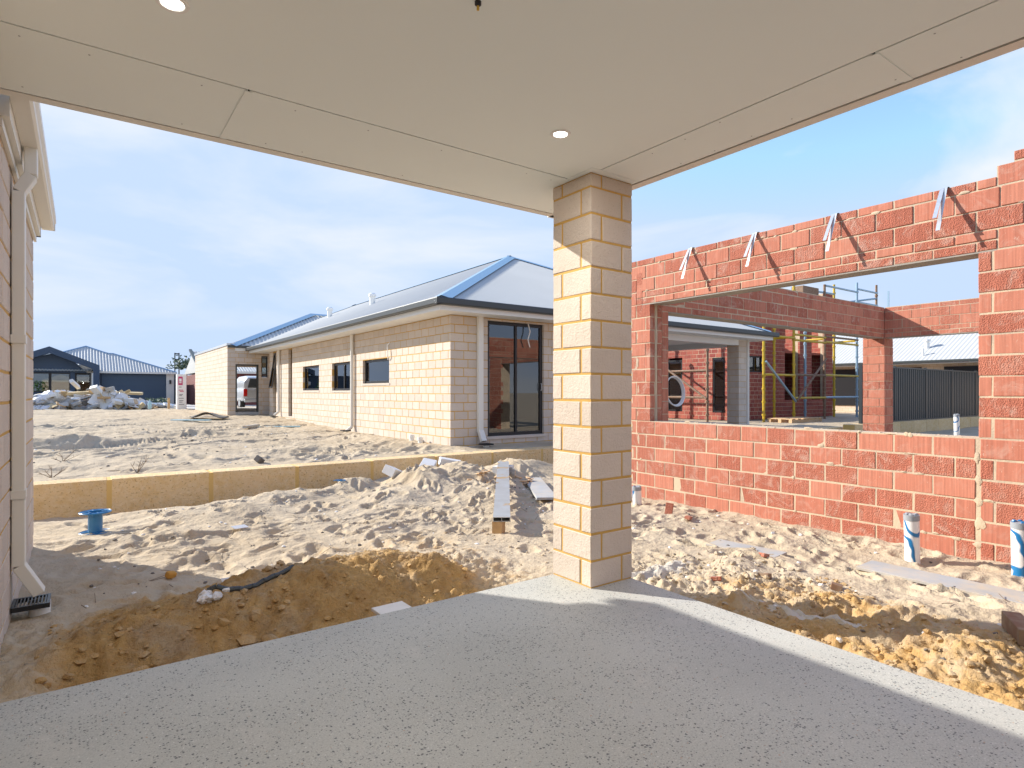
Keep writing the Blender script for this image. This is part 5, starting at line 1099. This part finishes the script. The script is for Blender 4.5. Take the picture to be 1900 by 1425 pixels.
for k_, mb in mbs.items(): tag(mb.build('loose_rubbish', k_, hp), kind='stuff')
def board(name, label, cat, c, d, rz, rx, ry, m_, group='large pieces on the rubbish heap'):
    mb = MB(); mt = Matrix.Rotation(rz, 3, 'Z') @ Matrix.Rotation(rx, 3, 'X') @ Matrix.Rotation(ry, 3, 'Y'); mb.obox(c, d, mt); tag(mb.build(name, m_, None, c, bevel=min(d) * .15), label, cat, group)
board('plaster_panel', 'large white plaster panel standing up on the rubbish heap', 'panel', (.95, 39.6, .95), (.9, .05, 1.25), .15, -.5, .55, 'plaster')
board('tan_panel', 'tan cardboard panel leaning behind the white plaster panel', 'panel', (1.75, 39.7, .85), (.9, .06, .85), .1, -.45, -.6, 'foam')
board('foam_plank', 'long pale foam plank lying across the top of the rubbish heap', 'plank', (-.35, 40.6, 1.18), (3.4, .45, .16), -.35, .1, -.06, 'foam')
board('foam_plank', 'foam plank with yellow edge sticking out right of the plaster panel', 'plank', (1.9, 40.4, 1.2), (2.0, .4, .14), -.2, .1, .03, 'foam')
board('white_plank', 'short white plank under the yellow-edged foam plank', 'plank', (1.6, 40.2, .98), (1.3, .3, .12), -.3, .1, .02, 'plaster')
board('steel_strip', 'long grey strip lying at the foot of the rubbish heap', 'strip', (.5, 38.9, .33), (2.4, .15, .05), -.9, 0, .02, 'gal_flat')
mb = MB()
for k in range(16): lump(mb, (-1.45 + rg.gauss(0, .35), 40.9 + rg.gauss(0, .2), .85 + rg.gauss(0, .16)), rg.uniform(.25, .5), rg)
tag(mb.build('plastic_bundle', 'bagplastic', None, (-1.45, 40.9, .6)), 'crumpled bundle of clear plastic on the left of the rubbish heap', 'plastic')
# ---------------------------------------------------------------- blue reel
x, y = .116, 7.21; z = ground_z(x, y) - .01
rl = thing('cable_reel', 'empty blue plastic cable reel standing on sand near the limestone wall', 'reel', (x, y, z))
def flange(zz, tilt):
    mb = MB(); mb.lathe((x, y, zz), [(.058, 0), (.132, .0), (.137, .004), (.137, .012), (.132, .016), (.126, .011), (.062, .009), (.058, .016)], 40, closed=True)
    for k in range(8):
        a = 2 * math.pi * k / 8 + .2; p = Vector((math.cos(a), math.sin(a), 0)); s_ = Vector((-p.y, p.x, 0)) * .004
        mb.add([(x + (p * r_ + s_ * q_).x, y + (p * r_ + s_ * q_).y, zz + h_) for h_ in (.009, .016) for r_, q_ in ((.06, -1), (.128, -1), (.128, 1), (.06, 1))], [(4, 5, 6, 7), (0, 1, 5, 4), (2, 3, 7, 6)])
    return mb.build('flange', 'blueplastic', rl, smooth=True)
flange(z + .005, 0); flange(z + .205, 0)
mb = MB(); mb.lathe((x, y, z), [(.061, .01), (.061, .215), (.055, .215), (.055, .01)], 32, closed=True); mb.build('hub', 'blueplastic', rl, smooth=True)
# ---------------------------------------------------------------- standpipes with blue spray paint
for i, (x, y, h, lb) in enumerate(((5.56, 2.04, .44, 'white standpipe with grey cap and blue spray paint in front of the red wall'), (5.68, 1.37, .44, 'blue-sprayed white standpipe cut by the right edge of the photo'), (5.55, 5.03, .27, 'short blue-sprayed white standpipe just right of the brick pillar'), (15.9, 4.95, .9, 'blue-sprayed white standpipe inside the unfinished house, seen over the sill'))):
    z = ground_min(x, y, .06) - .02; t = thing('standpipe', lb, 'pipe', (x, y, z), 'capped drain standpipes')
    tilt = Vector((-.035, .0, 0)) * h * 1.6; n_ = 26; mb = MB(); mb.tube((x, y, z), (x + tilt.x, y + tilt.y, z + h), .055, n_, caps=False); o = mb.build('pipe', 'pipepaint', t, smooth=True)
    mb = MB(); e = Vector((x, y, z)) + Vector((tilt.x, tilt.y, h)); dn = Vector((tilt.x, tilt.y, h)).normalized()
    mb.tube(e - dn * .045, e, .0575, n_); mb.build('cap', 'greycap', t, smooth=True)
    mb = MB()
    for k in range(7): a = rr.uniform(0, 6.28); lump(mb, (e.x + .035 * math.cos(a), e.y + .035 * math.sin(a), e.z + .004), .014, rr)
    tag(mb.build('torn_tape', 'blueplastic' if i == 1 else 'greycap', t), kind='stuff')
# ---------------------------------------------------------------- steel lintel beam on the sand
a = Vector((3.33, 4.77, 0)); b = Vector((5.30, 7.55, 0)); d = (b - a).normalized(); s_ = Vector((d.y, -d.x, 0)); za, zb = .035, .185
st = thing('steel_beam', 'long flat galvanised steel beam lying on the sand left of the pillar', 'beam', (3.33, 4.77, za - .1))
def strip(w0, w1, h0, h1):
    mb = MB(); vs = []
    for (p, zz) in ((a, za), (b, zb)):
        for (w_, h_) in ((w0, h0), (w1, h0), (w1, h1), (w0, h1)): q_ = p + s_ * w_; vs.append((q_.x, q_.y, zz + h_))
    mb.add(vs, [(3, 2, 1, 0), (4, 5, 6, 7), (0, 1, 5, 4), (1, 2, 6, 5), (2, 3, 7, 6), (3, 0, 4, 7)]); return mb
strip(-.085, .085, -.006, 0).build('top_plate', 'gal_flat', st); strip(-.085, .085, -.046, -.040).build('bottom_plate', 'gal_flat', st)
for w_ in (-.084, -.003, .078): strip(w_, w_ + .006, -.040, -.006).build('web', 'gal_flat', st)
mb = MB(); c_ = a + d * .06; mb.obox((c_.x - .03, c_.y + .01, (za - .046 + ground_min(c_.x, c_.y, .1)) / 2 - .01), (.1, .1, za - .046 - ground_min(c_.x, c_.y, .1) + .02), Matrix.Rotation(.6, 3, 'Z'))
tag(mb.build('timber_block', 'timber', None, (c_.x, c_.y, -.1)), 'small timber block propping the near end of the steel beam', 'block')
c_ = b - d * .15; gz_ = ground_min(c_.x, c_.y, .2)
mb = MB(); mb.obox((c_.x, c_.y, (zb - .05 + gz_) / 2), (.30, .22, max(.05, zb - .052 - gz_)), Matrix.Rotation(.5, 3, 'Z')); tag(mb.build('masonry_offcut', 'plaster', None, (c_.x, c_.y, gz_)), 'pale block under the far end of the steel beam', 'block')
# ---------------------------------------------------------------- boards, bricks, scraps
def resample(p, n=22):
    t = np.linspace(0, len(p) - 1, n); i = np.arange(len(p)); return list(zip(np.interp(t, i, [q[0] for q in p]), np.interp(t, i, [q[1] for q in p])))
def lay(name, label, cat, x, y, dx, dy, dz, rz, m_, lift=.0, rx=0, ry=0, bevel=.003, sink=.3, group=None):
    z = ground_z(x, y) + dz * (.5 - sink) + lift; mb = MB(); mb.obox((x, y, z), (dx, dy, dz), Matrix.Rotation(rz, 3, 'Z') @ Matrix.Rotation(rx, 3, 'X') @ Matrix.Rotation(ry, 3, 'Y')); return tag(mb.build(name, m_, None, (x, y, z), bevel=bevel), label, cat, group)
def slopefit(x, y, L, rz):
    c_, s_ = math.cos(rz), math.sin(rz); return math.atan2(ground_z(x - c_ * L / 2, y - s_ * L / 2) - ground_z(x + c_ * L / 2, y + s_ * L / 2), L)
lay('grey_board', 'long weathered grey board lying flat on the sand at right', 'board', 5.02, 1.25, .29, 1.85, .022, .02, 'greyboard', -.004, rx=.0)
lay('second_plank', 'grey plank half behind the brick pillar right of the steel beam', 'plank', 5.05, 6.35, .26, 1.7, .03, -.55, 'greyboard', .05, rx=.0)
lay('sunken_board', 'thin pale board almost buried in sand before the red wall', 'board', 4.75, 3.05, .26, .62, .02, .12, 'greyboard', -.012)
lay('brown_brick', 'dark brown brick at the right edge beside the slab', 'brick', 4.13, 1.00, .30, .09, .09, .5, 'rust', .03, bevel=.006)
lay('half_brick', 'red half brick standing up in the sand before the red wall', 'brick', 5.40, 4.42, .05, .08, .13, .5, 'red', .0, rx=.1, ry=.2, sink=.1)
for i, (x, y, s_, rz, lb) in enumerate(((5.2, 4.0, .055, .3, 'small red brick chip flat on sand below the half brick'), (4.55, 2.75, .05, 1.1, 'small red brick chip in the middle of the right sand'), (3.72, 2.62, .045, 2.1, 'red brick chip on the grey mortar near the pillar'), (4.30, 2.05, .07, .4, 'brown brick fragment near the end of the grey board'), (4.05, 2.45, .06, 1.7, 'brown brick fragment right of the clod heap'))):
    lay('brick_chip', lb, 'brick', x, y, s_ * 1.6, s_, s_ * .6, rz, 'red' if i < 3 else 'rust', 0, .2, .15, group='brick chips on the sand')
for i, (x, y, dx, dy, dz, rz, rx, ry, lb) in enumerate(((3.72, 8.12, .26, .2, .13, .5, .35, .3, 'white broken block left of the sand heap crest'), (4.46, 8.45, .34, .22, .16, .9, .2, -.3, 'largest white broken block on top of the sand heap'), (4.86, 8.42, .36, .16, .12, -.35, .1, .2, 'white broken block right of the largest one on the sand heap'))):
    lay('broken_block', lb, 'block', x, y, dx, dy, dz, rz, 'plaster', .05, rx, ry, bevel=.008, group='white broken blocks on the sand heap')
for i, (x, y, lb) in enumerate(((4.72, 7.2, 'scatter of splintered timber left of the steel beam'), (5.18, 6.85, 'scatter of splintered timber right of the steel beam'))):
    mb = MB(); rg = random.Random(i + 40)
    for k in range(9): xx, yy = x + rg.gauss(0, .1), y + rg.gauss(0, .12); mb.obox((xx, yy, ground_z(xx, yy) + .015 + .01 * k * .3), (rg.uniform(.08, .2), rg.uniform(.02, .05), .012), Matrix.Rotation(rg.uniform(0, 3), 3, 'Z') @ Matrix.Rotation(rg.gauss(0, .3), 3, 'Y'))
    tag(mb.build('wood_splinters', 'cutwood', None, (x, y, ground_z(x, y))), lb, 'wood', kind='stuff')
mb = MB(); pts = []
for k in range(26): a_ = k * .75; pts.append((2.92 + .06 * math.cos(a_) + .003 * k, 8.2 + .07 * math.sin(a_ * .8), ground_z(2.92, 8.2) + .02 + .02 * abs(math.sin(k * .9))))
mb.path(pts, .005, 5); tag(mb.build('blue_twine', 'blueplastic', None, (2.92, 8.2, ground_z(2.92, 8.2))), 'tangle of blue twine at the foot of the limestone wall', 'twine')
lay('white_scrap', 'white paper scrap on the lit sand right of the blue reel', 'scrap', 1.28, 6.38, .17, .07, .008, .5, 'bagplastic', .012, .3, .1)
lay('white_scrap', 'folded white scrap standing beside the black pipe in the shade', 'scrap', .78, 4.33, .12, .05, .06, .4, 'bagplastic', .01, .9, .3, bevel=.002)
mb = MB(); rg = random.Random(3)
for k in range(12): lump(mb, (.62 + rg.gauss(0, .04), 3.93 + rg.gauss(0, .028), ground_z(.62, 3.93) + .012 + abs(rg.gauss(0, .012))), rg.uniform(.02, .04), rg)
tag(mb.build('plastic_bag', 'bagplastic', None, (.62, 3.93, ground_z(.62, 3.93))), 'crumpled white plastic bag on the damp orange sand', 'bag')
lay('slab_offcut', 'pale board offcut leaning against the slab edge below the damp bank', 'board', 1.50, 3.26, .20, .20, .02, .02, 'plaster', .0, rx=0)
bpy.data.objects['slab_offcut'].location.z = -.035
lay('orange_stone', 'small orange stone on the shaded sand', 'stone', .54, 5.06, .07, .05, .05, .4, 'orangestone', .01, .3, .2, bevel=.014)
mb = MB(); pts = [(x_, y_, ground_z(x_, y_) + .011) for x_, y_ in resample(((.62, 3.98), (.74, 3.96), (.88, 3.97), (1.0, 4.0), (1.14, 4.05)))]; mb.path(pts, .016, 8); tag(mb.build('black_pipe', 'dkgutter', None, pts[0], smooth=True), 'thin black irrigation pipe half buried in the shaded sand', 'pipe')
mb = MB(); pts = [(x_, y_, ground_z(x_, y_) + .011) for x_, y_ in resample(((.96, 4.40), (1.08, 4.43), (1.22, 4.50), (1.38, 4.60)))]; mb.path(pts, .015, 8); tag(mb.build('black_pipe', 'dkgutter', None, pts[0], smooth=True), 'thin black irrigation pipe surfacing in the sunlit sand', 'pipe')
def spill(label, cx, cy, rx_, ry_, n, seed):
    mb = MB(); rg = random.Random(seed); na, nr = 40, 9; ph = [rg.uniform(0, 6.28) for _ in range(4)]
    for j_ in range(nr + 1):
        for i in range(na):
            a_ = 2 * math.pi * i / na; w_ = 1 + .28 * math.sin(2 * a_ + ph[0]) + .2 * math.sin(5 * a_ + ph[1]) + .1 * math.sin(11 * a_ + ph[2]); q_ = j_ / nr
            xx, yy = cx + rx_ * q_ * w_ * math.cos(a_), cy + ry_ * q_ * w_ * math.sin(a_)
            bump_ = .028 * float(vnoise(np.array(xx * 16.), np.array(yy * 16.), seed)) + .014 * float(vnoise(np.array(xx * 45.), np.array(yy * 45.), seed + 1))
            mb.v.append((xx, yy, ground_z(xx, yy) + (.016 + bump_) * (1 - q_ ** 4) - .012 * q_ ** 4))
    for j_ in range(nr):
        for i in range(na): mb.f.append((j_ * na + i, j_ * na + (i + 1) % na, (j_ + 1) * na + (i + 1) % na, (j_ + 1) * na + i))
    tag(mb.build('mortar_spill', 'mortarspill', None, (cx, cy, ground_z(cx, cy)), smooth=True), label, 'mortar', 'dried mortar spills', kind='stuff')
spill('dried grey mortar dumped on sand right of the pillar foot', 3.62, 3.05, .30, .16, 90, 4); spill('ridge of dried grey mortar inside the pillar shadow', 3.62, 1.93, .09, .34, 80, 5); spill('pale mortar lumps at the slab edge left of the pillar', 2.42, 3.42, .20, .10, 60, 6)
# crumbs, chips and straw trodden into the sand: uncountable
for nm, m_, n_, sz, lb in (('stone_crumbs', 'tarp', 340, .012, 'dark crumbs and chips trodden into the sand'), ('pale_crumbs', 'plaster', 220, .014, 'pale plaster and mortar crumbs trodden into the sand'), ('straw_bits', 'twig', 200, 0, 'bits of straw and twig lying on the sand')):
    mb = MB(); rg = random.Random(n_)
    for k in range(n_):
        if rg.random() < .55: x, y = rg.uniform(.0, 5.9), rg.uniform(4.4, 8.6)
        elif rg.random() < .5: x, y = rg.uniform(3.1, 5.9), rg.uniform(.6, 4.4)
        else: x, y = rg.uniform(-3, 5.6), rg.uniform(9.3, 17)
        z = ground_z(x, y); far = 1.6 if y > 9 else 1.0
        if sz: lump(mb, (x, y, z + .002), sz * far * rg.uniform(.4, 1.5), rg)
        else:
            a_ = rg.uniform(0, 3.14); L_ = rg.uniform(.03, .13) * far; x2, y2 = x + L_ * math.cos(a_), y + L_ * math.sin(a_); mb.tube((x, y, z + .006), (x2, y2, ground_z(x2, y2) + rg.uniform(.004, .03)), .0022 * far, 4)
    tag(mb.build(nm, m_, None, (3, 6, -.1)), lb, 'litter', kind='stuff')
# dry twigs on the upper lot
for i, (x, y, h, lb) in enumerate(((.62, 9.55, .30, 'tall dry weed stalk behind the limestone wall'), (-.30, 9.5, .16, 'dry twigs at the left end of the limestone wall'), (-.22, 11.2, .2, 'thin dry twig lying on the upper sand'))):
    mb = MB(); rg = random.Random(60 + i); z = ground_z(x, y)
    for k in range(5):
        p = Vector((x, y, z - .01)); q_ = p + Vector((rg.uniform(-.2, .2), rg.uniform(-.1, .1), h * rg.uniform(.3, 1))); mb.tube(p, q_, .005, 5, .002)
        for j_ in range(2): e = q_ + Vector((rg.uniform(-.08, .08), rg.uniform(-.08, .08), rg.uniform(-.02, .06))); mb.tube(p.lerp(q_, .7), e, .003, 4, .0015)
    tag(mb.build('dry_weed', 'twig', None, (x, y, z)), lb, 'plant', 'dry weeds on the upper sand')
lay('dark_stone', 'dark pointed stone just behind the limestone wall', 'stone', 2.2, 9.6, .12, .1, .09, .5, 'tarp', .03, .5, .5, bevel=.01)
# scraps by the garage of the bungalow
lay('aqua_strip', 'pale blue strip lying on sand before the garage wall', 'strip', 2.82, 21.2, 1.3, .16, .03, -.75, 'aqua', .03)
lay('blue_strip', 'pale blue strip on sand below the tall narrow windows', 'strip', 4.45, 18.0, 1.6, .12, .03, -.45, 'aqua', .03)
lay('steel_section', 'short steel section lying on sand left of the pale blue strip', 'section', 3.85, 17.7, .9, .10, .06, .95, 'gal_flat', .03)
mb = MB(); z = ground_z(3.4, 22.2); n_ = 12
vs = []; fs = []
for i in range(n_ + 1):
    t_ = i / n_
    for j_ in range(6): vs.append((2.95 + 1.1 * t_, 22.3 + .5 * (j_ / 5 - .5) - .2 * t_, z + .02 + .20 * math.exp(-((t_ - .45) / .28) ** 2) + .12 * math.sin(t_ * 7 + j_ * .5) * .5))
for i in range(n_):
    for j_ in range(5): k = i * 6 + j_; fs.append((k, k + 1, k + 7, k + 6))
mb.add(vs, fs); o = mb.build('rubber_mat', 'tarp', None, (3.4, 22.3, z), smooth=True); so_ = o.modifiers.new('thick', 'SOLIDIFY'); so_.thickness = .02
tag(o, 'buckled dark rubber mat on the sand before the garage corner', 'mat')
bpy.context.view_layer.update()
